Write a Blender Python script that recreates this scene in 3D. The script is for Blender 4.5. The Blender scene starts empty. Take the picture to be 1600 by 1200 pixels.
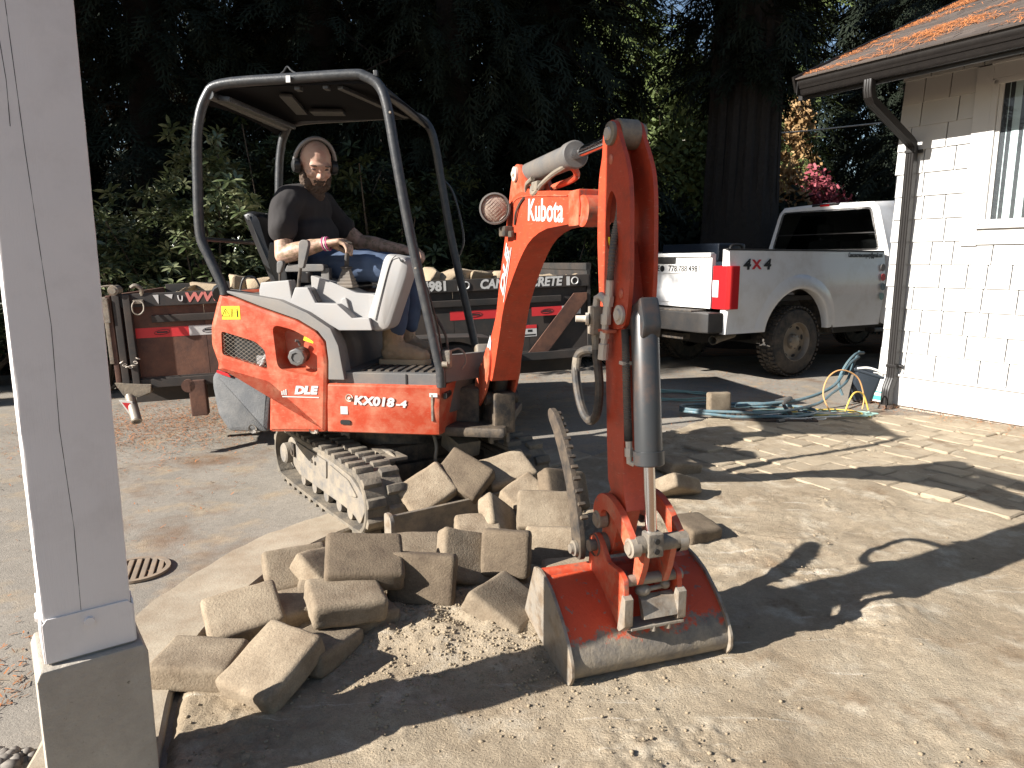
import bpy, bmesh, math, random
import numpy as np
from mathutils import Vector, Matrix, Quaternion, noise as mnoise
random.seed(7); rng = np.random.default_rng(7)
R = math.radians
scene = bpy.context.scene
col = scene.collection

# ------------------------------------------------------------------ camera
cam_d = bpy.data.cameras.new('camera'); cam = bpy.data.objects.new('camera', cam_d); col.objects.link(cam)
cam.location = (0, 0, 1.45); cam.rotation_euler = (R(90 - 9.63), 0, 0)
cam_d.sensor_fit = 'HORIZONTAL'; cam_d.sensor_width = 36; cam_d.lens = 36 * 1120 / 1600
cam_d.clip_start = .05; cam_d.clip_end = 2000
scene.camera = cam
# ------------------------------------------------------------------ sky and sun
SUN_AZ, SUN_EL = 25.0, 28.5          # the light travels towards azimuth SUN_AZ (from +X to +Y)
world = bpy.data.worlds.new('World'); scene.world = world; world.use_nodes = True
wn = world.node_tree.nodes; wl = world.node_tree.links
sky = wn.new('ShaderNodeTexSky'); sky.sky_type = 'NISHITA'; sky.sun_disc = False
sky.sun_elevation = R(SUN_EL); sky.altitude = 50; sky.dust_density = .6
SV = Vector((-math.cos(R(SUN_AZ)) * math.cos(R(SUN_EL)), -math.sin(R(SUN_AZ)) * math.cos(R(SUN_EL)), math.sin(R(SUN_EL))))
sky.sun_rotation = math.atan2(SV.x, SV.y)
bg = wn['Background']; bg.inputs['Strength'].default_value = .05
wl.new(sky.outputs['Color'], bg.inputs['Color'])
sun_d = bpy.data.lights.new('sun', 'SUN'); sun = bpy.data.objects.new('sun', sun_d); col.objects.link(sun)
sun_d.energy = 5.0; sun_d.angle = R(.5); sun_d.color = (1, .955, .89)
sun.rotation_euler = SV.to_track_quat('Z', 'Y').to_euler()
scene.view_settings.view_transform = 'Standard'; scene.view_settings.look = 'None'
scene.view_settings.gamma = 1; scene.view_settings.exposure = 1.4
scene.view_settings.use_curve_mapping = False
scene.cycles.use_denoising = True
scene.cycles.max_bounces = 6; scene.cycles.diffuse_bounces = 3; scene.cycles.transparent_max_bounces = 8

# ------------------------------------------------------------------ materials
def lin(r, g, b):
    return tuple(((c / 255) / 12.92 if c / 255 <= .04045 else ((c / 255 + .055) / 1.055) ** 2.4) for c in (r, g, b))
MATS = {}
def mat(name, c, rough=.6, metal=0., var=.12, vs=3., dirt=None, damt=.4, ds=5., dth=.5, bump=0., bs=60., rnd=0., spec=.5, coat=0., c2=None, c2s=8., c2th=.55, fine=0., fs=250., trans=0., bd=.01, c2st=None, bst=None):
    m = bpy.data.materials.new(name); m.use_nodes = True
    N, L = m.node_tree.nodes, m.node_tree.links
    b = N['Principled BSDF']
    b.inputs['Roughness'].default_value = rough; b.inputs['Metallic'].default_value = metal
    b.inputs['Specular IOR Level'].default_value = spec; b.inputs['Coat Weight'].default_value = coat
    tc = N.new('ShaderNodeTexCoord'); oi = N.new('ShaderNodeObjectInfo')
    vm = N.new('ShaderNodeVectorMath'); vm.operation = 'MULTIPLY_ADD'
    cmb = N.new('ShaderNodeCombineXYZ')
    for k in range(3): L.new(oi.outputs['Random'], cmb.inputs[k])
    vm.inputs[1].default_value = (17, 23, 31); L.new(cmb.outputs[0], vm.inputs[0]); L.new(tc.outputs['Object'], vm.inputs[2])
    def noise(s, d=4, r=.6, st=None):
        n = N.new('ShaderNodeTexNoise'); n.inputs['Scale'].default_value = s; n.inputs['Detail'].default_value = d; n.inputs['Roughness'].default_value = r
        if st:
            w = N.new('ShaderNodeVectorMath'); w.operation = 'MULTIPLY'; w.inputs[1].default_value = st; L.new(vm.outputs[0], w.inputs[0]); L.new(w.outputs[0], n.inputs['Vector'])
        else: L.new(vm.outputs[0], n.inputs['Vector'])
        return n.outputs['Fac']
    def ramp(src, a, bb):
        r = N.new('ShaderNodeMapRange'); r.inputs[1].default_value = a; r.inputs[2].default_value = bb; r.clamp = True
        L.new(src, r.inputs[0]); return r.outputs[0]
    def mix(f, ca, cb, typ='MIX'):
        x = N.new('ShaderNodeMix'); x.data_type = 'RGBA'; x.blend_type = typ
        for s, i in ((f, 0), (ca, 6), (cb, 7)):
            if hasattr(s, 'default_value') and not isinstance(s, (float, tuple)): L.new(s, x.inputs[i])
            elif i == 0: x.inputs[0].default_value = s
            else: x.inputs[i].default_value = (*s[:3], 1)
        return x.outputs[2]
    out = c
    if c2 is not None: out = mix(ramp(noise(c2s, 5, .65, c2st), c2th - .08, c2th + .08), out, c2)
    if dirt is not None:
        f = ramp(noise(ds, 6, .7), dth - .12, dth + .2)
        mm = N.new('ShaderNodeMath'); mm.operation = 'MULTIPLY'; mm.inputs[1].default_value = damt; L.new(f, mm.inputs[0])
        out = mix(mm.outputs[0], out, dirt)
    if var or rnd or fine:
        v = N.new('ShaderNodeMath'); v.operation = 'MULTIPLY_ADD'; L.new(noise(vs), v.inputs[0]); v.inputs[1].default_value = 2 * var; v.inputs[2].default_value = 1 - var
        val = v.outputs[0]
        if fine:
            q = N.new('ShaderNodeMath'); q.operation = 'MULTIPLY_ADD'; L.new(noise(fs, 3), q.inputs[0]); q.inputs[1].default_value = 2 * fine; L.new(val, q.inputs[2])
            q2 = N.new('ShaderNodeMath'); q2.operation = 'SUBTRACT'; L.new(q.outputs[0], q2.inputs[0]); q2.inputs[1].default_value = fine; val = q2.outputs[0]
        if rnd:
            q = N.new('ShaderNodeMath'); q.operation = 'MULTIPLY_ADD'; L.new(oi.outputs['Random'], q.inputs[0]); q.inputs[1].default_value = 2 * rnd; q.inputs[2].default_value = 1 - rnd
            w = N.new('ShaderNodeMath'); w.operation = 'MULTIPLY'; L.new(val, w.inputs[0]); L.new(q.outputs[0], w.inputs[1]); val = w.outputs[0]
        x = N.new('ShaderNodeVectorMath'); x.operation = 'SCALE'
        if isinstance(out, tuple): x.inputs[0].default_value = out[:3]
        else: L.new(out, x.inputs[0])
        L.new(val, x.inputs['Scale']); out = x.outputs[0]
    if isinstance(out, tuple): b.inputs['Base Color'].default_value = (*out[:3], 1)
    else: L.new(out, b.inputs['Base Color'])
    if bump:
        bn = N.new('ShaderNodeBump'); bn.inputs['Strength'].default_value = bump; bn.inputs['Distance'].default_value = bd
        L.new(noise(bs, 6, .65, bst), bn.inputs['Height']); L.new(bn.outputs[0], b.inputs['Normal'])
    if trans: b.inputs['Transmission Weight'].default_value = trans
    MATS[name] = m
    return m
DUST = lin(176, 152, 122)
mat('orange_paint', (.44, .056, .022), .42, var=.18, vs=5, dirt=lin(190, 160, 130), damt=.42, ds=10, dth=.52, c2=(.50, .22, .14), c2s=26, c2th=.68, c2st=(1, 1, 7), coat=.08, fine=.05, bump=.08, bs=40)
mat('orange_boom', (.44, .056, .022), .45, var=.18, vs=6, dirt=(.05, .03, .022), damt=.55, ds=15, dth=.6, c2=(.50, .22, .14), c2s=26, c2th=.68, c2st=(1, 1, 7), coat=.05, fine=.06, bump=.1, bs=40)
mat('orange_worn', (.46, .060, .024), .45, var=.15, dirt=DUST, damt=.45, ds=14, dth=.55, c2=(.12, .1, .085), c2s=26, c2th=.63, bump=.15, bs=60)
mat('counterweight', (.085, .088, .092), .75, var=.25, dirt=lin(150, 146, 140), damt=.28, ds=9, dth=.5, bump=.4, bs=120, fine=.2)
mat('dark_grey_plastic', (.1, .1, .1), .55, var=.12, dirt=DUST, damt=.2, bump=.1, bs=150)
mat('grey_trim', (.17, .165, .16), .6, var=.08, dirt=DUST, damt=.2)
mat('light_grey_plastic', (.32, .315, .31), .55, var=.05, dirt=DUST, damt=.15, bump=.05, bs=120)
mat('rops_black', (.028, .03, .033), .36, var=.25, vs=18, dirt=lin(120, 115, 108), damt=.22, ds=24, dth=.56, fine=.1, bump=.12, bs=90)
mat('roof_black', (.010, .010, .011), .85, var=.2, spec=.1)
mat('black_rubber', (.02, .02, .021), .7, var=.2, dirt=DUST, damt=.25, ds=12)
mat('black_vinyl', (.016, .016, .017), .32, var=.2, bump=.08, bs=200)
mat('track_rubber', (.06, .056, .05), .85, var=.25, dirt=lin(138, 126, 108), damt=.7, ds=8, dth=.44, bump=.4, bs=70, fine=.15)
mat('track_steel', (.12, .115, .11), .8, var=.3, dirt=lin(140, 128, 110), damt=.85, ds=9, dth=.44, bump=.3, bs=70)
mat('dark_steel', (.035, .033, .032), .6, .3, var=.25, dirt=DUST, damt=.3, ds=12, dth=.5, bump=.2, bs=60)
mat('worn_steel', (.12, .108, .096), .62, .15, var=.25, dirt=lin(158, 144, 122), damt=.65, ds=11, dth=.45, bump=.35, bs=60, fine=.1)
mat('bare_steel', (.25, .225, .19), .5, .2, c2=(.15, .115, .085), c2s=13, c2th=.56, var=.3, dirt=DUST, damt=.35, ds=15, bump=.2, bs=70)
mat('chrome', (.75, .75, .76), .12, 1., var=.03)
mat('cyl_black', (.032, .034, .036), .38, var=.2, dirt=lin(125, 85, 55), damt=.35, ds=9, dth=.6, fine=.08)
mat('zinc', (.58, .53, .46), .4, .15, var=.15, dirt=DUST, damt=.4, ds=20)
mat('hose_black', (.022, .022, .022), .6, var=.2, dirt=DUST, damt=.2, ds=20)
mat('hose_sleeve', (.09, .085, .08), .7, var=.15, dirt=DUST, damt=.3)
mat('sticker_white', (.52, .51, .49), .5, var=.04)
mat('sticker_pink', (.62, .2, .17), .5, var=.1)
mat('sticker_yellow', (.80, .62, .02), .5, var=.05)
mat('sticker_black', (.015, .015, .015), .5, var=0)
mat('sticker_red', (.55, .025, .03), .45, var=.08)
mat('lamp_lens', (.30, .235, .19), .3, var=.3, vs=30, bump=.3, bs=90, coat=.5)
mat('red_reflector', (.55, .02, .025), .3, var=.05)
mat('paver', lin(142, 128, 108), .93, var=.22, vs=9, dirt=lin(92, 75, 57), damt=.7, ds=7, dth=.49, rnd=.2, bump=.4, bs=110, bd=.012, fine=.38, fs=150)
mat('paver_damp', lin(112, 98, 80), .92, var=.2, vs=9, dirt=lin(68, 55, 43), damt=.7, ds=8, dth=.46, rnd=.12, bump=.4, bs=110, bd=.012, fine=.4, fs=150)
mat('concrete_band', lin(156, 145, 127), .9, var=.18, vs=3, dirt=lin(118, 98, 76), damt=.6, ds=5, dth=.5, bump=.3, bs=90, fine=.1, fs=200)
mat('pier_concrete', lin(168, 160, 148), .88, var=.16, vs=5, dirt=lin(110, 100, 86), damt=.35, ds=7, c2=lin(78, 70, 60), c2s=48, c2th=.71, bump=.5, bs=45, fine=.08)
mat('post_paint', (.74, .70, .675), .55, var=.06, vs=4, bump=.3, bs=30, bst=(9, 9, .5), bd=.002, dirt=lin(150, 140, 130), damt=.25, ds=5, dth=.6)
mat('clod', lin(142, 127, 105), .95, var=.35, vs=9, rnd=.0, bump=.5, bs=120)
mat('siding_paint', (.50, .49, .475), .65, var=.03, vs=4, rnd=.025, bump=.06, bs=60)
mat('gap_shade_backing', (.05, .05, .055), .9)  # backing paper tone, dark so the shingle gaps show as shadow lines
mat('trim_paint', (.52, .51, .495), .5, var=.02)
mat('gutter_brown', (.008, .0065, .006), .42, var=.15, vs=8, dirt=lin(96, 90, 80), damt=.05, ds=12, dth=.58)
mat('roof_shingle', (.075, .058, .048), .9, var=.25, vs=20, rnd=.2, bump=.5, bs=150, fine=.2)
mat('needles', (.42, .15, .045), .8, var=.3, vs=30)
mat('needles_brown', (.22, .11, .055), .9, var=.35, vs=20)
mat('white_truck', (.80, .785, .765), .28, var=.03, dirt=lin(165, 148, 122), damt=.4, ds=3, dth=.58, coat=.3)
mat('tyre', (.03, .029, .028), .8, var=.2, dirt=lin(130, 112, 92), damt=.4, ds=10, bump=.3, bs=60)
mat('rim_steel', (.3, .275, .245), .5, .4, var=.15, dirt=lin(140, 122, 98), damt=.6, ds=8, dth=.4)
mat('black_trim', (.012, .012, .013), .55, var=.15, dirt=DUST, damt=.04)
mat('tail_red', (.5, .015, .018), .2, var=.1, vs=30, coat=.5)
mat('tail_white', (.7, .66, .64), .2, var=.08, vs=30, coat=.5)
mat('trailer_black', (.02, .019, .018), .7, var=.3, vs=5, dirt=lin(104, 82, 66), damt=.28, ds=4, dth=.5, fine=.1)
mat('trailer_rust', (.062, .03, .022), .75, var=.3, vs=6, dirt=lin(125, 84, 62), damt=.55, ds=5, dth=.48, fine=.15, bump=.15, bs=50)
mat('load_dust', lin(150, 133, 110), .95, var=.2, vs=9, bump=.5, bs=80)
mat('skin', lin(176, 143, 124), .55, var=.1, vs=14, c2=lin(170, 126, 108), c2s=16, c2th=.56, bump=.06, bs=160)
mat('tattoo_skin', lin(176, 143, 124), .55, var=.12, vs=14, c2=lin(128, 108, 84), c2s=34, c2th=.52, bump=.06, bs=160)
mat('beard', (.085, .055, .038), .9, var=.5, vs=70, bump=.9, bs=150)
mat('shirt_black', (.022, .019, .019), .9, var=.2, vs=8, bump=.12, bs=40)
mat('denim', (.05, .075, .13), .9, var=.25, vs=10, bump=.2, bs=180)
mat('boot_suede', (.3, .215, .135), .9, var=.2, vs=16, dirt=DUST, damt=.5, ds=14, bump=.3, bs=120)
mat('boot_sole', (.34, .26, .17), .85, var=.15)
mat('earmuff', (.02, .02, .02), .45, var=.1)
mat('earmuff_band', (.22, .215, .21), .4, .3, var=.1)
mat('bracelet', (.45, .08, .2), .6, var=.1)
mat('lips', lin(165, 95, 85), .6, var=.05)
mat('eye', (.1, .07, .06), .3, var=0)
mat('bark', (.022, .017, .013), .95, var=.35, vs=5, bump=1., bs=12, bd=.05)
mat('twig', (.09, .065, .045), .9, var=.3)
mat('conifer_leaf', (.008, .013, .006), .75, var=.4, vs=3, spec=.25)  # darkened copy for the shaded wood; the sunlit one follows
mat('conifer_leaf_lit', (.075, .1, .03), .7, var=.4, vs=3, spec=.25)  # sunlit copy of the leaf, its light put into the colour
mat('rhodo_leaf_lit', (.065, .085, .034), .30, var=.4, vs=3, spec=.8, c2=(.24, .25, .14), c2s=5, c2th=.55)  # sunlit copy; pale patches painted in as highlights on the leaves
mat('rhodo_leaf_shaded', (.028, .038, .014), .5, var=.35, vs=3, spec=.35)  # copy for the rhododendrons in shade, darkened in the colour
mat('red_leaf', (.24, .045, .06), .7, var=.4, vs=5)
mat('autumn_leaf', (.28, .17, .07), .7, var=.4, vs=5)
mat('hose_blue', (.065, .135, .17), .45, var=.1, dirt=DUST, damt=.25, ds=20)
mat('hose_dark', (.03, .038, .045), .5, var=.15, dirt=DUST, damt=.2)
mat('rope_yellow', (.6, .42, .08), .6, var=.1)
mat('rope_orange', (.55, .3, .12), .6, var=.1)
mat('cable_green', (.22, .34, .3), .6, var=.15)
mat('cable_white', (.6, .58, .54), .6, var=.1)
mat('bin_plastic', (.014, .02, .028), .4, var=.2, coat=.3)
mat('tape_teal', (.06, .3, .27), .5, var=.05)
mat('iron_dusty', (.17, .145, .12), .8, var=.25, dirt=lin(150, 128, 104), damt=.7, ds=15, dth=.42)
mat('laid_paver', lin(160, 146, 124), .94, var=.2, vs=6, dirt=lin(122, 104, 82), damt=.5, ds=7, rnd=.1, bump=.6, bs=90, fine=.18, fs=240)
mat('iron_cast', (.05, .045, .042), .7, .4, var=.25, dirt=lin(120, 90, 65), damt=.5, ds=15)
mat('pebble', lin(128, 121, 112), .85, var=.5, vs=24, c2=lin(82, 76, 72), c2s=9, c2th=.52)
mat('wire', (.5, .48, .42), .6, var=0)
mat('tool_box', (.012, .018, .03), .4, var=.1)
mat('curtain', (.55, .6, .6), .9, var=.1, vs=10)
def glass(name, tint=(.9, .95, .95), rough=.02, op=.25):
    m = bpy.data.materials.new(name); m.use_nodes = True; N, L = m.node_tree.nodes, m.node_tree.links
    N.remove(N['Principled BSDF']); o = N['Material Output']
    g = N.new('ShaderNodeBsdfGlossy'); g.inputs['Roughness'].default_value = rough
    t = N.new('ShaderNodeBsdfTransparent'); t.inputs['Color'].default_value = (*tint, 1)
    fr = N.new('ShaderNodeFresnel'); fr.inputs['IOR'].default_value = 1.5
    x = N.new('ShaderNodeMixShader'); L.new(fr.outputs[0], x.inputs[0]); L.new(t.outputs[0], x.inputs[1]); L.new(g.outputs[0], x.inputs[2])
    L.new(x.outputs[0], o.inputs['Surface']); MATS[name] = m
glass('window_glass'); glass('dark_glass', (.42, .43, .43), .02)

# ------------------------------------------------------------------ mesh helpers
I4 = Matrix.Identity(4)
WM = {}                                    # world matrix of every object, kept here because the depsgraph is not evaluated
def frame(x, y, z=0, deg=0, pitch=0):      # a frame at (x,y,z), its x axis turned deg from +X and pitched up
    return Matrix.Translation((x, y, z)) @ Matrix.Rotation(R(deg), 4, 'Z') @ Matrix.Rotation(R(-pitch), 4, 'Y')
def eul(rx=0, ry=0, rz=0):
    return Matrix.Rotation(R(rz), 4, 'Z') @ Matrix.Rotation(R(ry), 4, 'Y') @ Matrix.Rotation(R(rx), 4, 'X')
class MB:
    def __init__(s): s.bm = bmesh.new(); s.wn = False
    def _add(s, b, M=None):
        if M is not None:
            b.transform(M)
            if M.to_3x3().determinant() < 0: bmesh.ops.reverse_faces(b, faces=b.faces)
        me = bpy.data.meshes.new('t'); b.to_mesh(me); b.free(); s.bm.from_mesh(me); bpy.data.meshes.remove(me); return s
    def _bev(s, b, bev, seg=2, ang=30):
        if bev > 0:
            s.wn = True
            es = [e for e in b.edges if len(e.link_faces) == 2 and e.calc_face_angle(0) > R(ang)]
            bmesh.ops.bevel(b, geom=es, offset=bev, segments=seg, affect='EDGES', profile=.6, clamp_overlap=True)
    def box(s, c, sz, M=None, bev=0., seg=2):
        b = bmesh.new(); bmesh.ops.create_cube(b, size=1, matrix=Matrix.Diagonal((*sz, 1))); s._bev(b, bev, seg)
        T = Matrix.Translation(c)
        return s._add(b, T @ M if M is not None else T)
    def prism(s, pts, y0, y1, bev=0., M=None, seg=2, inner=None):      # polygon in x,z extruded along y
        b = bmesh.new()
        va = [b.verts.new((p[0], y0, p[1])) for p in pts]; vb = [b.verts.new((p[0], y1, p[1])) for p in pts]
        n = len(pts)
        try:
            b.faces.new(va); b.faces.new(vb[::-1])
            for i in range(n): b.faces.new((va[i], vb[i], vb[(i + 1) % n], va[(i + 1) % n]))
        except ValueError: pass
        bmesh.ops.recalc_face_normals(b, faces=b.faces)
        s._bev(b, bev, seg)
        bmesh.ops.triangulate(b, faces=[f for f in b.faces if len(f.verts) > 4], ngon_method='EAR_CLIP')
        return s._add(b, M)
    def ring(s, outer, inner, y0, y1, M=None):                       # plate with one hole: both loops of equal count
        b = bmesh.new(); n = len(outer); L = []
        for y in (y0, y1):
            L.append(([b.verts.new((p[0], y, p[1])) for p in outer], [b.verts.new((p[0], y, p[1])) for p in inner]))
        for i in range(n):
            j = (i + 1) % n
            b.faces.new((L[0][0][i], L[0][0][j], L[0][1][j], L[0][1][i])); b.faces.new((L[1][0][i], L[1][1][i], L[1][1][j], L[1][0][j]))
            b.faces.new((L[0][0][i], L[1][0][i], L[1][0][j], L[0][0][j])); b.faces.new((L[0][1][i], L[0][1][j], L[1][1][j], L[1][1][i]))
        bmesh.ops.recalc_face_normals(b, faces=b.faces)
        return s._add(b, M)
    def cyl(s, p0, p1, r0, r1=None, n=20, bev=0., cap=True):
        p0, p1 = Vector(p0), Vector(p1); d = p1 - p0; r1 = r0 if r1 is None else r1
        b = bmesh.new(); bmesh.ops.create_cone(b, cap_ends=cap, segments=n, radius1=max(r0, 1e-4), radius2=max(r1, 1e-4), depth=d.length)
        if bev: s._bev(b, bev, 2, 40)
        return s._add(b, Matrix.Translation((p0 + p1) / 2) @ d.to_track_quat('Z', 'Y').to_matrix().to_4x4())
    def tube(s, path, r, n=10, caps=True, closed=False):
        P = [Vector(p) for p in path]; m = len(P); b = bmesh.new(); rings = []
        rs = r if isinstance(r, (list, tuple)) else [r] * m
        up = None
        for i in range(m):
            if closed: t = (P[(i + 1) % m] - P[i - 1])
            else: t = P[min(i + 1, m - 1)] - P[max(i - 1, 0)]
            t.normalize()
            if up is None: up = t.orthogonal().normalized()
            up = (up - t * up.dot(t)); up = up.normalized() if up.length > 1e-6 else t.orthogonal().normalized()
            w = t.cross(up)
            rings.append([b.verts.new(P[i] + (up * math.cos(a) + w * math.sin(a)) * rs[i]) for a in [2 * math.pi * k / n for k in range(n)]])
        for i in range(m if closed else m - 1):
            A, B = rings[i], rings[(i + 1) % m]
            for k in range(n): b.faces.new((A[k], A[(k + 1) % n], B[(k + 1) % n], B[k]))
        if caps and not closed: b.faces.new(rings[0][::-1]); b.faces.new(rings[-1])
        return s._add(b)
    def lathe(s, prof, p0, axis, n=28):       # prof: (distance along axis, radius)
        q = Vector(axis).to_track_quat('Z', 'Y').to_matrix().to_4x4(); b = bmesh.new(); rings = []
        for d, r in prof:
            rings.append([b.verts.new((r * math.cos(a), r * math.sin(a), d)) for a in [2 * math.pi * k / n for k in range(n)]] if r > 1e-5 else [b.verts.new((0, 0, d))])
        for A, B in zip(rings, rings[1:]):
            for k in range(n):
                j = (k + 1) % n
                if len(A) == 1 and len(B) == 1: continue
                if len(A) == 1: b.faces.new((A[0], B[k], B[j]))
                elif len(B) == 1: b.faces.new((A[k], A[j], B[0]))
                else: b.faces.new((A[k], A[j], B[j], B[k]))
        bmesh.ops.recalc_face_normals(b, faces=b.faces)
        return s._add(b, Matrix.Translation(p0) @ q)
    def sph(s, c, r, M=None, u=16, v=10):
        b = bmesh.new(); bmesh.ops.create_uvsphere(b, u_segments=u, v_segments=v, radius=1)
        r = r if isinstance(r, tuple) else (r, r, r)
        return s._add(b, Matrix.Translation(c) @ (M if M is not None else I4) @ Matrix.Diagonal((*r, 1)))
    def sheet(s, pts, th=0.):                 # free polygon in 3-D
        b = bmesh.new(); f = b.faces.new([b.verts.new(p) for p in pts])
        return s._add(b)
    def mesh(s, name, ang=35, smooth=True):
        me = bpy.data.meshes.new(name); s.bm.to_mesh(me); s.bm.free()
        if smooth:
            me.polygons.foreach_set('use_smooth', [True] * len(me.polygons)); me.set_sharp_from_angle(angle=R(ang))
        return me
def displace(me, fn):                        # push every vertex along its normal by fn(co)
    n = len(me.vertices); co = np.zeros(n * 3, 'f4'); me.vertices.foreach_get('co', co); no = np.zeros(n * 3, 'f4'); me.vertices.foreach_get('normal', no)
    co = co.reshape(-1, 3); no = no.reshape(-1, 3); d = np.array([fn(Vector(c)) for c in co.tolist()], 'f4')
    me.vertices.foreach_set('co', (co + no * d[:, None]).ravel()); me.update(); return me
SWAP = Matrix(((1, 0, 0, 0), (0, 0, 1, 0), (0, 1, 0, 0), (0, 0, 0, 1)))      # prism(..., M=SWAP): plan polygon in x,y extruded along z
def loft(b, rings, caps=True):               # closed rings of equal count
    V = [[b.bm.verts.new(p) for p in r] for r in rings]; n = len(V[0]); fs = []
    for A_, B_ in zip(V, V[1:]):
        for k in range(n): fs.append(b.bm.faces.new((A_[k], A_[(k + 1) % n], B_[(k + 1) % n], B_[k])))
    if caps: fs.append(b.bm.faces.new(V[0][::-1])); fs.append(b.bm.faces.new(V[-1]))
    bmesh.ops.recalc_face_normals(b.bm, faces=b.bm.faces); b.bm.normal_update()
    bmesh.ops.triangulate(b.bm, faces=[f for f in fs if len(f.verts) > 4], ngon_method='EAR_CLIP')
    bmesh.ops.recalc_face_normals(b.bm, faces=b.bm.faces); return b
def boolean(me, cutters, bev=0.):
    o = bpy.data.objects.new('t', me); col.objects.link(o); cs = []
    for c in cutters:
        k = bpy.data.objects.new('c', c); col.objects.link(k); cs.append(k); md = o.modifiers.new('b', 'BOOLEAN'); md.object = k; md.solver = 'MANIFOLD'
    if bev:
        md = o.modifiers.new('v', 'BEVEL'); md.width = bev; md.segments = 2; md.limit_method = 'ANGLE'; md.angle_limit = R(40)
    dg = bpy.context.evaluated_depsgraph_get(); r = bpy.data.meshes.new_from_object(o.evaluated_get(dg))
    for k in cs + [o]: bpy.data.objects.remove(k)
    r.materials.clear(); r.polygons.foreach_set('material_index', [0] * len(r.polygons)); r.polygons.foreach_set('use_smooth', [True] * len(r.polygons)); r.set_sharp_from_angle(angle=R(32)); r['wn'] = 1; return r
def place(o, W, parent=None):
    WM[o] = W
    if parent is not None:
        o.parent = parent; o.matrix_local = WM[parent].inverted() @ W
    else: o.matrix_world = W
    return o
def add(name, g, m, parent=None, W=None, ang=35, smooth=True):
    wn_ = isinstance(g, MB) and g.wn
    me = g.mesh(name, ang, smooth) if isinstance(g, MB) else g
    if wn_: me['wn'] = 1
    o = bpy.data.objects.new(name, me); col.objects.link(o)
    if me.get('wn'):                       # flat faces stay flat between rounded edges
        md = o.modifiers.new('normals', 'WEIGHTED_NORMAL'); md.keep_sharp = True; md.weight = 50
    if m and not len(me.materials): me.materials.append(MATS[m])
    if W is None: W = WM[parent] if parent is not None else I4
    return place(o, W, parent)
def tag(o, label=None, cat=None, group=None, kind=None):
    for k, v in (('label', label), ('category', cat), ('group', group), ('kind', kind)):
        if v: o[k] = v
    return o
def thing(name, W, label, cat, group=None):
    o = bpy.data.objects.new(name, None); col.objects.link(o); o.empty_display_size = .2
    place(o, W); return tag(o, label, cat, group)
def npmesh(name, V, F):
    V = np.asarray(V, 'f4').reshape(-1, 3); F = np.asarray(F, 'i4'); k = F.shape[1]
    me = bpy.data.meshes.new(name); me.vertices.add(len(V)); me.vertices.foreach_set('co', V.ravel())
    me.loops.add(F.size); me.loops.foreach_set('vertex_index', F.ravel())
    me.polygons.add(len(F)); me.polygons.foreach_set('loop_start', np.arange(0, F.size, k, dtype='i4'))
    me.update(calc_edges=True); me.validate(); return me
def text(name, s, size, m, parent, W, extrude=.001, shear=0., bold=.0, align='CENTER', sx=1., fit=None):
    c = bpy.data.curves.new(name, 'FONT'); c.body = s; c.size = size; c.extrude = extrude; c.shear = shear; c.offset = bold
    c.align_x = align; c.align_y = 'CENTER'; c.resolution_u = 3
    t = bpy.data.objects.new(name, c); col.objects.link(t)
    dg = bpy.context.evaluated_depsgraph_get(); me = bpy.data.meshes.new_from_object(t.evaluated_get(dg))
    bpy.data.objects.remove(t); bpy.data.curves.remove(c)
    if fit:
        xs = [v.co.x for v in me.vertices]; sx = fit / (max(xs) - min(xs))
    me.transform(Matrix.Diagonal((sx, 1, 1, 1)))
    return add(name, me, m, parent, W)
def bez(p0, p1, p2, p3, n=12):
    out = []
    for i in range(n + 1):
        t = i / n; out.append(tuple((1-t)**3*a + 3*(1-t)**2*t*b + 3*(1-t)*t*t*c + t**3*d for a, b, c, d in zip(p0, p1, p2, p3)))
    return out
def smooth_path(pts, n=6, closed=False):       # Catmull-Rom through the points
    P = [Vector(p) for p in pts]; out = []; m = len(P)
    for i in range(m if closed else m - 1):
        a, b, c, d = (P[(i - 1) % m] if closed or i else P[0]), P[i], P[(i + 1) % m], (P[(i + 2) % m] if closed or i + 2 < m else P[-1])
        for k in range(n):
            t = k / n
            out.append(.5 * ((2 * b) + (-a + c) * t + (2*a - 5*b + 4*c - d) * t*t + (-a + 3*b - 3*c + d) * t**3))
    if not closed: out.append(P[-1])
    return out
def rounded(pts, r, n=4):                      # round a 2-D polygon's corners
    out = []; m = len(pts)
    for i in range(m):
        p, a, b = Vector(pts[i]), Vector(pts[i - 1]), Vector(pts[(i + 1) % m])
        ra = min(r, (a - p).length * .45); rb = min(r, (b - p).length * .45)
        s, e = p + (a - p).normalized() * ra, p + (b - p).normalized() * rb
        for k in range(n + 1):
            t = k / n; out.append(tuple((1-t)**2 * s + 2*(1-t)*t * p + t*t * e))
    return out
FT = {}
def fbm(X, Y, octs=5, seed=0, base=1., gain=.5):
    if seed not in FT: FT[seed] = np.random.default_rng(seed).random((64, 64))
    T = FT[seed]; out = np.zeros_like(X); amp = 1.
    for o in range(octs):
        f = base * 2 ** o; x = X * f + 13.7 * o; y = Y * f + 7.3 * o
        xi = np.floor(x).astype(int); yi = np.floor(y).astype(int); fx = x - xi; fy = y - yi
        fx = fx*fx*(3-2*fx); fy = fy*fy*(3-2*fy)
        v = (T[xi % 64, yi % 64]*(1-fx) + T[(xi+1) % 64, yi % 64]*fx)*(1-fy) + (T[xi % 64, (yi+1) % 64]*(1-fx) + T[(xi+1) % 64, (yi+1) % 64]*fx)*fy
        out += amp * (v - .5); amp *= gain
    return out
def inpoly(x, y, poly):
    c = False; n = len(poly)
    for i in range(n):
        x1, y1 = poly[i]; x2, y2 = poly[i - 1]
        if (y1 > y) != (y2 > y) and x < (x2 - x1) * (y - y1) / (y2 - y1) + x1: c = not c
    return c
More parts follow.
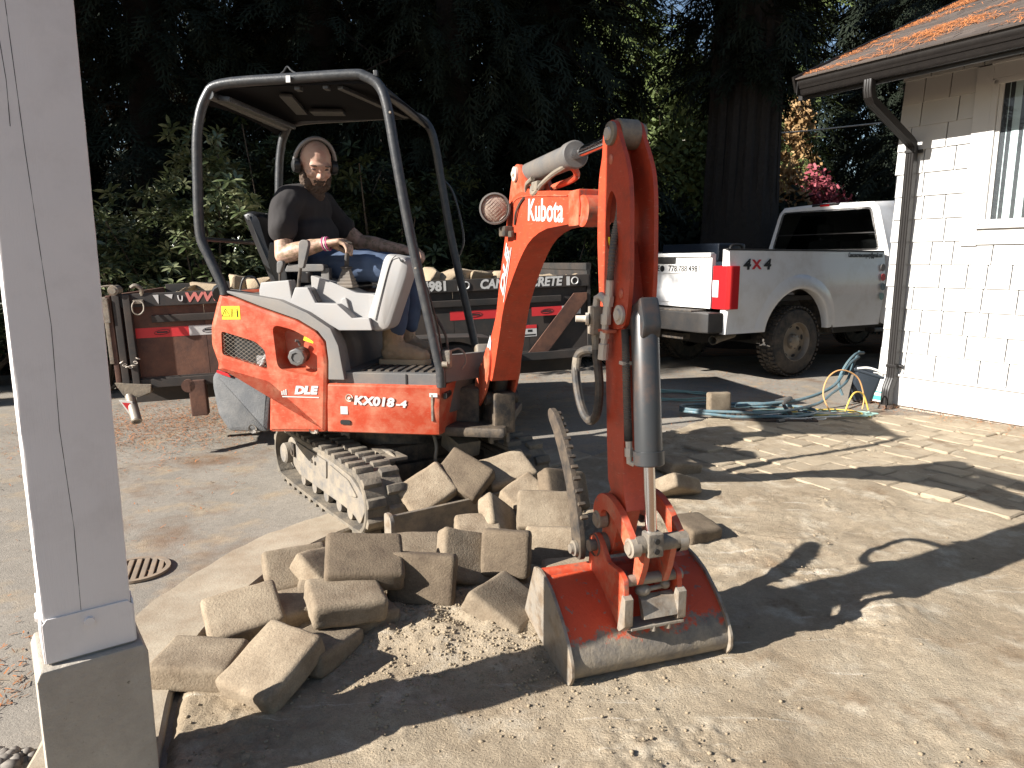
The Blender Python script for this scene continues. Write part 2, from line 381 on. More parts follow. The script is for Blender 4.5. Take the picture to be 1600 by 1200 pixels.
# ================================================================== GROUND
CN = Vector((3.875, 7.279, 0)); HU = Vector((.532, -.847, 0)).normalized(); HN = Vector((-.847, -.532, 0)).normalized()
HW = Matrix(((HU.x, -HN.x, 0, CN.x), (HU.y, -HN.y, 0, CN.y), (0, 0, 1, 0), (0, 0, 0, 1)))   # x along the wall, -y outwards
def ground_mat(name, ca, cb, cc, s1, s2, bump, bs, fine, rough=.95, dark=None, ds=1.2, bd=.012, streak=None):
    m = bpy.data.materials.new(name); m.use_nodes = True; N, L = m.node_tree.nodes, m.node_tree.links; b = N['Principled BSDF']
    b.inputs['Roughness'].default_value = rough; b.inputs['Specular IOR Level'].default_value = .2
    tc = N.new('ShaderNodeTexCoord')
    def noise(s, d=6, r=.62):
        n = N.new('ShaderNodeTexNoise'); n.inputs['Scale'].default_value = s; n.inputs['Detail'].default_value = d; n.inputs['Roughness'].default_value = r
        L.new(tc.outputs['Object'], n.inputs['Vector']); return n.outputs['Fac']
    def rng_(s, a, c):
        r = N.new('ShaderNodeMapRange'); r.inputs[1].default_value = a; r.inputs[2].default_value = c; L.new(s, r.inputs[0]); return r.outputs[0]
    def mix(f, A, B):
        x = N.new('ShaderNodeMix'); x.data_type = 'RGBA'; L.new(f, x.inputs[0])
        for s, i in ((A, 6), (B, 7)):
            if isinstance(s, tuple): x.inputs[i].default_value = (*s, 1)
            else: L.new(s, x.inputs[i])
        return x.outputs[2]
    if streak:                              # pale scrape marks drawn along one direction
        mp = N.new('ShaderNodeMapping'); mp.inputs['Rotation'].default_value = (0, 0, .45); mp.inputs['Scale'].default_value = (1.1, 9, 1); L.new(tc.outputs['Object'], mp.inputs[0])
        sn = N.new('ShaderNodeTexNoise'); sn.inputs['Scale'].default_value = 1.6; sn.inputs['Detail'].default_value = 6; sn.inputs['Roughness'].default_value = .7; L.new(mp.outputs[0], sn.inputs['Vector'])
    o = mix(rng_(noise(s1), .38, .62), ca, cb); o = mix(rng_(noise(s2), .52, .66), o, cc)
    if dark: o = mix(rng_(noise(ds, 5, .7), .55, .72), o, dark)
    if streak: o = mix(rng_(sn.outputs['Fac'], .60, .70), o, streak)
    v = N.new('ShaderNodeMath'); v.operation = 'MULTIPLY_ADD'; L.new(noise(fine, 4, .7), v.inputs[0]); v.inputs[1].default_value = .7; v.inputs[2].default_value = .65
    v2 = N.new('ShaderNodeMath'); v2.operation = 'MULTIPLY_ADD'; L.new(noise(fine / 4.2, 5, .75), v2.inputs[0]); v2.inputs[1].default_value = .8; v2.inputs[2].default_value = .6
    v3 = N.new('ShaderNodeMath'); v3.operation = 'MULTIPLY'; L.new(v.outputs[0], v3.inputs[0]); L.new(v2.outputs[0], v3.inputs[1]); v = v3
    x = N.new('ShaderNodeVectorMath'); x.operation = 'SCALE'; L.new(o, x.inputs[0]); L.new(v.outputs[0], x.inputs['Scale']); L.new(x.outputs[0], b.inputs['Base Color'])
    bn = N.new('ShaderNodeBump'); bn.inputs['Strength'].default_value = bump; bn.inputs['Distance'].default_value = bd
    L.new(noise(bs, 8, .7), bn.inputs['Height']); L.new(bn.outputs[0], b.inputs['Normal']); MATS[name] = m
ground_mat('forest_soil', lin(92, 74, 56), lin(120, 92, 66), lin(140, 92, 58), 1.5, 5, .6, 30, 60)
ground_mat('driveway', lin(140, 133, 123), lin(124, 118, 109), lin(146, 133, 115), 1.1, 3.5, .55, 140, 180, dark=lin(110, 84, 62), ds=.7, bd=.008)
ground_mat('sand', lin(162, 148, 127), lin(146, 131, 110), lin(176, 164, 145), 1.7, 4.5, .9, 110, 190, dark=lin(124, 104, 82), ds=2.2, streak=lin(190, 180, 164))

def grid_sheet(name, x0, x1, y0, y1, st, hfun, m, keep=None):
    xs = np.arange(x0, x1 + st / 2, st); ys = np.arange(y0, y1 + st / 2, st); X, Y = np.meshgrid(xs, ys, indexing='ij')
    Z = hfun(X, Y); V = np.stack([X, Y, Z], -1).reshape(-1, 3); nx, ny = X.shape
    i = (np.arange(nx - 1)[:, None] * ny + np.arange(ny - 1)[None]).ravel(); F = np.stack([i, i + ny, i + ny + 1, i + 1], 1)
    if keep is not None:
        cx = (X[:-1, :-1] + st / 2).ravel(); cy = (Y[:-1, :-1] + st / 2).ravel(); F = F[keep(cx, cy)]
    me = npmesh(name, V, F); me.polygons.foreach_set('use_smooth', [True] * len(me.polygons))
    return add(name, me, m)
# wide forest floor that reaches the horizon
b = MB(); b.sheet([(-600, -300, -.05), (600, -300, -.05), (600, 900, -.05), (-600, 900, -.05)])
tag(add('ground', b, 'forest_soil'), kind='structure')
# driveway of worn exposed aggregate
b = MB(); b.sheet([(-9, -3, -.012), (-1.3, -3, -.012), (-1.3, 1.0, -.012), (10, 1.0, -.012), (16, 13, -.012), (-4, 10.2, -.012), (-9, 8.5, -.012)])
tag(add('driveway', b, 'driveway'), kind='structure')
# concrete edging band
BL = [(-1.02, .9), (-1.24, 1.4), (-1.40, 1.85), (-1.52, 2.3), (-1.56, 2.75), (-1.49, 3.16), (-1.35, 3.59), (-1.11, 3.93), (-.7, 4.45), (-.2, 5.0), (.4, 5.5)]
BR = [(-.70, .9), (-.88, 1.4), (-1.04, 1.9), (-1.16, 2.26), (-1.21, 2.62), (-1.16, 3.04), (-1.07, 3.38), (-.91, 3.68), (-.5, 4.15), (0, 4.7), (.6, 5.2)]
BLs = [tuple(v) for v in smooth_path([(*p, 0) for p in BL], 5)]; BRs = [tuple(v) for v in smooth_path([(*p, 0) for p in BR], 5)]
b = MB(); bm = b.bm; A = []
for k, (l, r) in enumerate(zip(BLs, BRs)):
    j = .004 * math.sin(k * 2.1); bl, br = Vector(l), Vector(r); d = (br - bl).normalized() * .012
    A.append([bm.verts.new(p) for p in ((bl.x, bl.y, -.03), (bl.x, bl.y, .008 + j), (bl.x + d.x, bl.y + d.y, .018 + j), (br.x - d.x, br.y - d.y, .026), (br.x, br.y, .016), (br.x, br.y, -.06))])
for P, Q in zip(A, A[1:]):
    for k in range(5): bm.faces.new((P[k], Q[k], Q[k + 1], P[k + 1]))
bmesh.ops.recalc_face_normals(bm, faces=bm.faces)
tag(add('concrete_band', b, 'concrete_band'), kind='structure')
# excavated sand bed
brx = np.array([p[1] for p in BR]); bry = np.array([p[0] for p in BR])
def sand_keep(x, y): return (x > np.interp(y, brx, bry) - .05) & ~((y > 5.2) & (x < .6 + (y - 5.2) * .9)) & ((x - 3.875) * -.847 + (y - 7.279) * -.532 > .0) & (y < 6.9 - .1 * (x - 2))
RUTS = [[(.9, 3.9), (1.5, 3.55), (2.2, 4.0), (2.7, 4.3)], [(.85, 3.25), (1.4, 3.2), (2.0, 3.3)]]
def sand_h(X, Y):
    h = .020 * fbm(X, Y, 4, 1, .9) + .016 * fbm(X, Y, 4, 2, 4.)
    clump = np.clip(fbm(X, Y, 4, 3, 2.2) * 3.2 - .1, 0, 1)          # crumbly patches
    h += clump * (.018 * np.abs(fbm(X, Y, 3, 4, 22.)) + .010 * fbm(X, Y, 2, 5, 40.)) + .004 * fbm(X, Y, 2, 6, 30.)
    for rut in RUTS:
        P = np.array([(v.x, v.y) for v in smooth_path([(*p, 0) for p in rut], 8)]); d = np.full(X.shape, 9.)
        for p, q in zip(P, P[1:]):
            t = np.clip(((X - p[0]) * (q[0] - p[0]) + (Y - p[1]) * (q[1] - p[1])) / ((q - p) @ (q - p)), 0, 1)
            d = np.minimum(d, np.hypot(X - p[0] - t * (q[0] - p[0]), Y - p[1] - t * (q[1] - p[1])) + .02 * fbm(X, Y, 2, 9, 8.))
        h += (.014 * np.exp(-(d / .022) ** 2) - .007 * np.exp(-((d - .05) / .035) ** 2)) * (.6 + fbm(X, Y, 3, 7, 5.))
    for cx, cy, r, a in ((-.25, 2.60, .36, .05), (.02, 2.72, .25, .04), (-.62, 2.75, .3, .04), (-.2, 3.2, .5, .03), (1.55, 2.75, .22, .035), (-.45, 2.15, .25, .03), (.75, 3.75, .4, .04), (1.1, 4.6, .4, .03)):
        d2 = ((X - cx) ** 2 + (Y - cy) ** 2) / r ** 2; h += a * np.exp(-d2 * 1.6) * (1 + .5 * fbm(X, Y, 3, 8, 12.))
    return h + .006 - .045 * np.clip(1 - (X - np.interp(Y, brx, bry)) / .05, 0, 1.4) * (Y < 4.3)
sand_near = grid_sheet('sand_bed', -1.4, 3.4, 1.3, 4.4, .011, sand_h, 'sand', sand_keep); tag(sand_near, kind='structure')
sand_far = grid_sheet('sand_bed', -1.2, 6.6, 4.389, 7.0, .022, sand_h, 'sand', sand_keep); tag(sand_far, kind='structure')
sand_edge = grid_sheet('sand_bed', 3.4, 7.0, 1.3, 4.389, .022, sand_h, 'sand', sand_keep); tag(sand_edge, kind='structure')
def hs(x, y): return float(sand_h(np.array([[x]], float), np.array([[y]], float))[0, 0])

# clods and grit lying on the sand, nobody could count them
def scatter_rocks(name, n, fpos, smin, smax, m, flat=.7, seed=3, pw=2.5):
    g = np.random.default_rng(seed)
    base = np.array([(1, 0, 0), (-1, 0, 0), (0, 1, 0), (0, -1, 0), (0, 0, 1), (0, 0, -1)], float)
    base = np.vstack([base, np.array([(x, y, z) for x in (-.62, .62) for y in (-.62, .62) for z in (-.62, .62)])])
    from mathutils.geometry import intersect_point_line
    hull = bmesh.new(); [hull.verts.new(p) for p in base]; bmesh.ops.convex_hull(hull, input=hull.verts); hull.verts.index_update()
    bmesh.ops.triangulate(hull, faces=hull.faces); F0 = np.array([[v.index for v in f.verts] for f in hull.faces]); B0 = np.array([v.co[:] for v in hull.verts]); hull.free()
    V = []; F = []
    for i in range(n):
        x, y, z = fpos(g); s = smin + (smax - smin) * g.random() ** pw; a = g.random() * 6.28; ca, sa = math.cos(a), math.sin(a)
        q = B0 * (1 + .45 * (g.random(B0.shape) - .5)) * (s, s * (.6 + .5 * g.random()), s * flat)
        V.append(np.stack([q[:, 0] * ca - q[:, 1] * sa + x, q[:, 0] * sa + q[:, 1] * ca + y, q[:, 2] + z + s * flat * .35], 1)); F.append(F0 + i * len(B0))
    return add(name, npmesh(name, np.vstack(V), np.vstack(F)), m)
gx_, gy_ = np.meshgrid(np.arange(-1.4, 4.6, .02), np.arange(1.3, 6.4, .02), indexing='ij')
KEEP = sand_keep(gx_, gy_); CLP = np.clip(fbm(gx_, gy_, 4, 3, 2.2) * 3.2 - .1, 0, 1); HGT = sand_h(gx_, gy_)
def on_sand(g):
    while True:
        if g.random() < .28:                 # crumbs round the heap
            x, y = g.normal(-.25, .4), g.normal(2.62, .28)
            if -1.0 < x < 1 and 1.6 < y < 3.4: return x, y, HGT[int((x + 1.4) / .02), int((y - 1.3) / .02)]
            continue
        x, y = g.uniform(-1.2, 4.2), 1.45 + 4.6 * g.random() ** 1.5
        i = int((x + 1.4) / .02); j = int((y - 1.3) / .02)
        if not KEEP[i, j]: continue
        if g.random() < .035 + CLP[i, j] ** 1.3: return x, y, HGT[i, j]
tag(scatter_rocks('sand_clods', 15000, on_sand, .0014, .0085, 'clod', seed=5, pw=5), 'crumbs and clods of sand scattered over the bed', 'sand', kind='stuff')
# orange needle litter on the driveway, behind the machine and by the house wall
def needles(name, n, fpos, ln, m, seed, up=.4):
    g = np.random.default_rng(seed); V = np.zeros((n, 4, 3)); 
    for i in range(n):
        x, y, z, nx, ny, nz = fpos(g); a = g.random() * 6.28; l = ln * (.4 + g.random()); w = .0014 + .0016 * g.random()
        N_ = Vector((nx, ny, nz)); t = N_.orthogonal().normalized(); t.rotate(Quaternion(N_, a)); s_ = N_.cross(t)
        c = Vector((x, y, z)) + N_ * .004; e = t * l / 2 + N_ * (g.random() - .5) * l * up; s_ = s_ * w
        V[i] = [c - e - s_, c - e + s_, c + e + s_, c + e - s_]
    F = np.arange(n * 4).reshape(-1, 4); return add(name, npmesh(name, V, F), m)
def pos_drive(g):
    while True:
        k = g.random()
        if k < .55: x, y = g.normal(-3.1, .55), g.normal(6.5, .6)
        elif k < .8: x, y = g.uniform(-.8, 3.5), g.normal(8.3, 1.2)
        elif k < .88: x, y = g.normal(-1.75, .3), g.normal(2.0, .35)
        elif k < .92: x, y = g.uniform(-4, -1.7), g.uniform(2, 6)
        else:
            q = CN + HU * g.uniform(-.3, 2) + HN * abs(g.normal(.1, .22)); return q.x, q.y, .02, 0, 0, 1
        if not (-1.65 < x < .6 and y < 5.2) : return x, y, -.010, 0, 0, 1
tag(needles('needle_litter', 9000, pos_drive, .028, 'needles_brown', 11), 'brown conifer needles littering the driveway', 'needles', kind='stuff')
def pos_drive2(g):
    x, y, z, *_ = pos_drive(g); return x, y, z + .002, 0, 0, 1
tag(needles('needle_litter', 4200, pos_drive2, .028, 'needles', 12), 'fresh orange needles among the driveway litter', 'needles', kind='stuff')
# pebble strip at the foot of the pier
def pos_peb(g):
    y = g.uniform(1.3, 1.95); return g.uniform(-1.8, np.interp(y, [1.3, 1.95], [-1.25, -1.44])), y, -.010
tag(scatter_rocks('pebble_strip', 520, pos_peb, .010, .030, 'pebble', seed=8, flat=.75, pw=1.2), 'grey and white pebbles beside the concrete pier', 'gravel', kind='stuff')

# ------------------------------------------------------------------ house axes
# ------------------------------------------------------------------ pavers still laid near the house
def paver_mesh(sx, sy, sz, bev, seed):
    g = random.Random(seed); b = bmesh.new(); bmesh.ops.create_cube(b, size=1, matrix=Matrix.Diagonal((sx, sy, sz, 1)))
    bmesh.ops.bevel(b, geom=b.edges[:], offset=bev, segments=3, affect='EDGES', profile=.55)
    bmesh.ops.subdivide_edges(b, edges=[e for e in b.edges if e.calc_length() > .05], cuts=4, use_grid_fill=True)
    for v in b.verts:
        q = v.co * 14 + Vector((seed * 3.1, seed * 1.7, 0)); v.co += v.normal * (mnoise.noise(q) * .0035 + mnoise.noise(q * 4) * .0025) if v.normal.length else Vector()
    bmesh.ops.triangulate(b, faces=[f for f in b.faces if len(f.verts) > 4])
    me = bpy.data.meshes.new('paver'); b.to_mesh(me); b.free(); me.polygons.foreach_set('use_smooth', [True] * len(me.polygons)); me.set_sharp_from_angle(angle=R(50)); return me
def simple_paver(sx, sy, sz, bev):
    b = bmesh.new(); bmesh.ops.create_cube(b, size=1, matrix=Matrix.Diagonal((sx, sy, sz, 1))); bmesh.ops.bevel(b, geom=b.edges[:], offset=bev, segments=1, affect='EDGES')
    me = bpy.data.meshes.new('paver'); b.to_mesh(me); b.free(); return me
POLY = [(1.35, 5.35), (2.2, 6.2), (3.1, 6.75), (4.05, 6.55), (5.0, 5.2), (4.6, 3.2), (3.35, 3.55), (2.9, 4.0), (2.3, 4.45), (1.5, 4.75)]
paving = thing('paving', I4, None, None); paving['kind'] = 'structure'
for k in ('label', 'category'):
    if k in paving: del paving[k]
widths = [.20, .26, .32]; PM = {w: simple_paver(w - .012, .188, .08, .009) for w in widths}
g = random.Random(4); r_i = 0; yy = -4.6
while yy < -.2:
    xx = -2.5 + g.random() * .3
    while xx < 4.2:
        w = g.choice(widths); p = HW @ Vector((xx + w / 2, yy, 0))
        if inpoly(p.x, p.y, POLY) and g.random() < .94:
            z = hs(p.x, p.y); edge = min((Vector(q) - Vector((p.x, p.y))).length for q in POLY)
            o = add('paver', PM[w], 'laid_paver', paving, Matrix.Translation((p.x, p.y, z - .0375 + g.uniform(-.005, .009))) @ HW.to_3x3().to_4x4() @ eul(g.uniform(-1.2, 1.2), g.uniform(-1.2, 1.2), g.uniform(-1.5, 1.5)))
        xx += w
    yy += .2
# ------------------------------------------------------------------ drain covers
t = thing('drain_cover', frame(-1.80, 3.24, -.008, 20), 'round slotted drain cover sunk in the driveway beside the porch post', 'drain cover')
b = MB(); b.lathe([(0, .150), (.012, .150), (.012, .128), (0, .128)], (0, 0, 0), (0, 0, 1)); add('ring', b, 'iron_dusty', t)
for k in range(7):
    x = -.105 + k * .035; l = math.sqrt(max(.128 ** 2 - x * x, 0)); b = MB(); b.box((x, 0, .005), (.0225, 2 * l, .012), bev=.003); add('bar', b, 'iron_dusty', t)
b = MB(); b.lathe([(-.001, .0), (-.001, .128)], (0, 0, .0), (0, 0, 1)); add('pit', b, 'sticker_black', t)
t = thing('drain_grate', frame(2.42, 6.62, .012, -6), 'rectangular iron drain grate inside the hose coil', 'drain grate')
b = MB()
for sx, sy, cx, cy in ((.78, .03, 0, .2), (.78, .03, 0, -.2), (.03, .37, -.375, 0), (.03, .37, .375, 0)): b.box((cx, cy, .012), (sx, sy, .024), bev=.003)
add('frame', b, 'iron_cast', t)
for k in range(13):
    b = MB(); b.box((-.33 + k * .055, 0, .010), (.026, .366, .018), eul(0, 0, 0)); add('bar', b, 'iron_cast', t)
# ================================================================== PORCH POST
PW = Matrix(((.804, -.595, 0, -1.140), (.595, .804, 0, 1.785), (0, 0, 1, 0), (0, 0, 0, 1)))
t = thing('porch_post', PW, 'white painted square timber porch post on a concrete pier at left', 'post')
g = random.Random(3); rings = []                       # hand planed timber: edges waver by a millimetre or two
for k in range(98):
    z = .48 + k * .03; rings.append([(x * .098 + g.gauss(0, .0003), y * .098 + g.gauss(0, .0003), z) for x, y in rounded([(-1, -1), (1, -1), (1, 1), (-1, 1)], .07, 2)])
b = MB(); loft(b, rings); add('post_shaft', b, 'post_paint', t, ang=25)
b = MB(); b.prism([(-.125, -.15), (.125, -.15), (.125, .43), (.115, .455), (-.115, .455), (-.125, .43)], -.125, .125, .008); b.box((0, 0, .462), (.19, .19, .03)); add('pier', b, 'pier_concrete', t)
for s, rz in ((-1, 0), (1, 0), (-1, 90), (1, 90)):
    M_ = eul(0, 0, rz); b = MB(); b.prism([(-.1, .462), (.1, .462), (.1, .565), (.09, .578), (-.09, .578), (-.1, .565)], s * .0985, s * .1035, .0015, M=M_)
    pl = add('base_plate', b, 'post_paint', t)
    b = MB(); q = M_ @ Vector((0, s * .1035, .548)); e = M_ @ Vector((0, s * .111, .548)); b.cyl(q, e, .013, .011, 12); add('bolt', b, 'post_paint', pl, WM[t])
b = MB()
for x0, pts in ((-.015, [(.58, 0), (.8, .004), (1.05, -.004), (1.3, .002), (1.7, -.012), (2.05, -.02)]), (-.05, [(1.75, 0), (1.85, .002), (1.93, -.002)])):
    for (z0, a), (z1, c) in zip(pts, pts[1:]): b.tube([(x0 + a, -.0978, z0), (x0 + c, -.0978, z1)], .0008, 5)
add('drying_crack', b, 'sticker_black', t)
# ================================================================== WHITE HOUSE
house = thing('house', HW, 'white shingle sided house with dark gutter and needle covered roof at right', 'house')
L_ = 5.2
b = MB(); b.prism([(-.105, .03), (L_, .03), (L_, 3.36), (-.105, 3.36)], .004, .16); b.prism([(-.105, .03), (.08, .03), (.08, 3.36), (-.105, 3.36)], .16, 3.2); add('wall', b, 'gap_shade_backing', house)
b = MB(); b.box((L_ / 2 - .06, -.012, .17), (L_ + .16, .036, .30), bev=.004); b.box((L_ / 2 - .06, -.022, .328), (L_ + .16, .06, .022), bev=.004); add('skirt_board', b, 'trim_paint', house)
b = MB(); b.box((L_ / 2, .05, -.02), (L_, .1, .13)); add('foundation', b, 'pier_concrete', house)
g = random.Random(21); SH = {}
def shingle(w):
    w = round(w, 2)
    if w not in SH:
        b = MB(); b.prism([(-.006, .245), (0, .245), (0, 0), (-.024, 0)], -(w - .010) / 2, (w - .010) / 2, M=Matrix.Rotation(R(90), 4, 'Z'))
        bmesh.ops.recalc_face_normals(b.bm, faces=b.bm.faces); SH[w] = b.mesh('shingle', smooth=False)
    return SH[w]
WX0, WX1, WZ0, WZ1 = .575, 2.35, 1.60, 3.16
row = 0; z = .342
while z < 3.3:
    x = -.112 + g.random() * .02
    first = True
    while x < 1.7:
        w = g.choice((.17, .2, .24, .29, .34, .4)) if not first else g.choice((.12, .2, .27)); first = False
        x1 = x + w; lo, hi = z, z + .22
        if hi > WZ0 + .08 and lo < WZ1 - .03:
            if x > WX0 - .02: break
            if x1 > WX0 - .06: x1 = WX0
        w = round(x1 - x, 2)
        if w > .03:
            add('shingle', shingle(w), 'siding_paint', house, HW @ Matrix.Translation((x + w / 2, .002, z)))
        x = x1
    z += .2178; row += 1
# window
b = MB()
b.box((WX0 + .07, -.014, (WZ0 + WZ1) / 2 - .0), (.14, .036, WZ1 - WZ0), bev=.003); b.box(((WX0 + WX1) / 2 + .14, -.014, WZ1 - .06), (WX1 - WX0 - .0, .036, .12), bev=.003)
b.box(((WX0 + WX1) / 2 + .14, -.02, WZ1 + .012), (WX1 - WX0 + .03, .06, .025), bev=.003)
b.box(((WX0 + WX1) / 2 + .14, -.014, WZ0 + .08), (WX1 - WX0, .036, .14), bev=.003); b.box(((WX0 + WX1) / 2 + .14, -.03, WZ0 + .165), (WX1 - WX0 + .02, .07, .03), bev=.004)
win = add('window', b, 'trim_paint', house)
b = MB()
for x, s in ((WX0 + .165, .05), (WX0 + .21, .035)): b.box((x, -.012 + .02 * (s < .04), 2.41), (s, .04, 1.24), bev=.003)
b.box((WX0 + .9, -.012, 3.015), (1.5, .04, .05), bev=.003); b.box((WX0 + .9, -.012, 1.805), (1.5, .04, .05), bev=.003)
add('frame', b, 'trim_paint', win, HW)
b = MB(); b.sheet([(WX0 + .22, .0, 1.8), (WX1, .0, 1.8), (WX1, .0, 3.02), (WX0 + .22, .0, 3.02)]); add('pane', b, 'window_glass', win, HW)
b = MB(); V_ = [b.bm.verts.new((WX0 + .27 + .02 * k, .0035 + .0015 * math.sin(k * 1.3) , zz)) for zz in (1.8, 3.02) for k in range(45)]
for k in range(44): b.bm.faces.new((V_[k], V_[k + 1], V_[46 + k], V_[45 + k]))
add('curtain', b, 'curtain', win, HW)
# roof: pitched 23 degrees, with its own courses of shingles
PIT = 23; RW = HW @ Matrix.Translation((-.64, -.93, 3.20)) @ Matrix.Rotation(R(PIT), 4, 'X')      # x along the eave, y up the slope
b = MB(); b.box((3.0, 1.75, -.055), (6.0, 3.5, .09)); roof = add('roof', b, 'gutter_brown', house, RW)
b = MB(); b.box((-.012, 1.75, -.05), (.024, 3.56, .15), bev=.003); add('rake_board', b, 'gutter_brown', roof, RW)
g = random.Random(9); RS = {}
for r in range(24):
    x = -.03 - g.random() * .0
    y = -.015 + r * .143; lim = 3.6 if r < 14 else 2.4
    while x < lim:
        w = g.choice((.14, .2, .27, .33))
        if w not in RS:
            q = MB(); q.prism([(0, .0), (.17, .004), (.17, .008), (0, .011)], -w / 2 + .002, w / 2 - .002, M=Matrix.Rotation(R(90), 4, 'Z')); bmesh.ops.recalc_face_normals(q.bm, faces=q.bm.faces); RS[w] = q.mesh('roof_shingle', smooth=False)
        add('roof_shingle', RS[w], 'roof_shingle', roof, RW @ Matrix.Translation((x + w / 2, y, -.008 + g.random() * .003))); x += w
rx_, ry_ = np.meshgrid(np.arange(0, 3.7, .02), np.arange(0, 3.4, .02), indexing='ij'); RF = fbm(rx_ * .9 - ry_ * .3, ry_ * 1.6, 4, 17, 1.6)
n_ = RW.to_3x3() @ Vector((0, 0, 1))
def pos_roof(g):
    while True:
        x, y = g.uniform(0, 3.6), .08 + 3.2 * g.random()
        f = RF[int(x * 50), int(y * 50)]
        if g.random() < max(0, .38 + f * 2.8) * min(1, .3 + y * .9):
            p = RW @ Vector((x, y, .008)); return (*p, *n_)
o = needles('needle_carpet', 15000, pos_roof, .085, 'needles', 31, .25); place(o, I4, roof); tag(o, 'orange conifer needles lying over the roof shingles', kind='stuff')
# gutter with K profile
GP = [(-.0, 0), (-.06, 0), (-.075, .02), (-.08, .055), (-.105, .085), (-.118, .12), (-.118, .138), (-.108, .138), (-.108, .122), (-.094, .09), (-.07, .058), (-.066, .012), (-.004, .008), (-.004, .138), (0, .138)]
b = MB(); b.prism(GP, 0, 5.8, M=HW @ Matrix.Translation((-.63, -.80, 3.05)) @ Matrix.Rotation(R(90), 4, 'Z') @ Matrix.Scale(-1, 4, (0, 1, 0)))
bmesh.ops.recalc_face_normals(b.bm, faces=b.bm.faces)
b.bm.transform(HW.inverted()); gut = add('gutter', b, 'gutter_brown', house)
b = MB(); b.prism([(-.80 - .118, 3.05), (-.8, 3.05), (-.8, 3.188), (-.918, 3.188)], -.636, -.63, M=Matrix.Rotation(R(90), 4, 'Z') @ Matrix.Scale(-1, 4, (0, 1, 0))); add('gutter_end_cap', b, 'gutter_brown', gut, HW)
b = MB(); b.box((2.2, -.785, 3.12), (5.8, .03, .2), bev=.003); add('fascia', b, 'gutter_brown', house)
# downspout: ribbed rectangular pipe with two elbows
def ribbed_pipe(b, path, w, d):
    P = [Vector(p) for p in path]; prof = []
    n = 7
    for k in range(n + 1): prof += [(-w/2 + w * k / n, -d/2 - (.004 if k % 2 else 0))]
    for k in range(n + 1): prof += [(w/2 - w * k / n, d/2 + (.004 if k % 2 else 0))]
    rings = []
    for i, p in enumerate(P):
        t = (P[min(i + 1, len(P) - 1)] - P[max(i - 1, 0)]).normalized(); x = Vector((1, 0, 0)); y = t.cross(x).normalized()
        if y.y < 0: y = -y
        rings.append([b.bm.verts.new(p + x * u + y * v) for u, v in prof])
    for A_, B_ in zip(rings, rings[1:]):
        for k in range(len(prof)): b.bm.faces.new((A_[k], A_[(k + 1) % len(prof)], B_[(k + 1) % len(prof)], B_[k]))
    bmesh.ops.recalc_face_normals(b.bm, faces=b.bm.faces)
SX = .075
b = MB(); ribbed_pipe(b, [(SX, -.85, 3.06), (SX, -.85, 2.97), (SX, -.835, 2.92), (SX, -.80, 2.88), (SX, -.15, 2.60), (SX, -.095, 2.565), (SX, -.08, 2.52), (SX, -.08, .34), (SX, -.085, .29), (SX, -.13, .2), (SX, -.14, .16), (SX, -.14, .02)], .085, .06)
sp = add('downspout', b, 'gutter_brown', house, ang=20)
for zz in (2.5, .42):
    b = MB(); b.box((SX, -.08, zz), (.1, .08, .03), bev=.004); b.cyl((SX + .05, -.045, zz), (SX + .082, -.045, zz), .018, n=12); add('strap', b, 'gutter_brown', sp, HW)
b = MB(); b.cyl((SX, -.14, -.01), (SX, -.14, .03), .075, .062, 20); add('drain_collar', b, 'iron_cast', sp, HW)
b = MB(); b.box((-.06, -.033, .085), (.14, .004, .09)); add('corner_tape', b, 'tape_teal', house)
b = MB(); b.box((-.06, -.0352, .10), (.13, .003, .03)); add('corner_tape', b, 'cable_white', house)
# paint on the bucket is worn off towards its heel
def bucket_material():
    m = MATS['worn_steel'].copy(); m.name = 'bucket_paint'; N, L = m.node_tree.nodes, m.node_tree.links; b = N['Principled BSDF']; src = b.inputs['Base Color'].links[0].from_socket
    tc = N.new('ShaderNodeTexCoord'); sx = N.new('ShaderNodeSeparateXYZ'); L.new(tc.outputs['Object'], sx.inputs[0])
    n = N.new('ShaderNodeTexNoise'); n.inputs['Scale'].default_value = 16; n.inputs['Detail'].default_value = 8; n.inputs['Roughness'].default_value = .7; L.new(tc.outputs['Object'], n.inputs['Vector'])
    a = N.new('ShaderNodeMath'); a.operation = 'MULTIPLY_ADD'; L.new(n.outputs['Fac'], a.inputs[0]); a.inputs[1].default_value = .22; L.new(sx.outputs['Z'], a.inputs[2])
    r = N.new('ShaderNodeMapRange'); L.new(a.outputs[0], r.inputs[0]); r.inputs[1].default_value = .245; r.inputs[2].default_value = .265
    n2 = N.new('ShaderNodeTexNoise'); n2.inputs['Scale'].default_value = 30; n2.inputs['Detail'].default_value = 6; L.new(tc.outputs['Object'], n2.inputs['Vector'])
    r2 = N.new('ShaderNodeMapRange'); L.new(n2.outputs['Fac'], r2.inputs[0]); r2.inputs[1].default_value = .62; r2.inputs[2].default_value = .66; r2.inputs[3].default_value = 1; r2.inputs[4].default_value = .25
    mu = N.new('ShaderNodeMath'); mu.operation = 'MULTIPLY'; L.new(r.outputs[0], mu.inputs[0]); L.new(r2.outputs[0], mu.inputs[1])
    x = N.new('ShaderNodeMix'); x.data_type = 'RGBA'; L.new(mu.outputs[0], x.inputs[0]); L.new(src, x.inputs[6]); x.inputs[7].default_value = (.54, .07, .024, 1); L.new(x.outputs[2], b.inputs['Base Color']); MATS['bucket_paint'] = m
bucket_material()
# ================================================================== EXCAVATOR
EW = frame(-.68, 4.42, 0, -8); TW = frame(-.70, 4.50, 0, -55); BW = frame(-.125, 4.2, 0, -71)
ex = thing('mini_excavator', EW, 'orange mini excavator with open black canopy and its bucket on the sand', 'excavator')
def E_(name, b, m, parent=ex, W=EW, **k): return add(name, b, m, parent, W, **k)
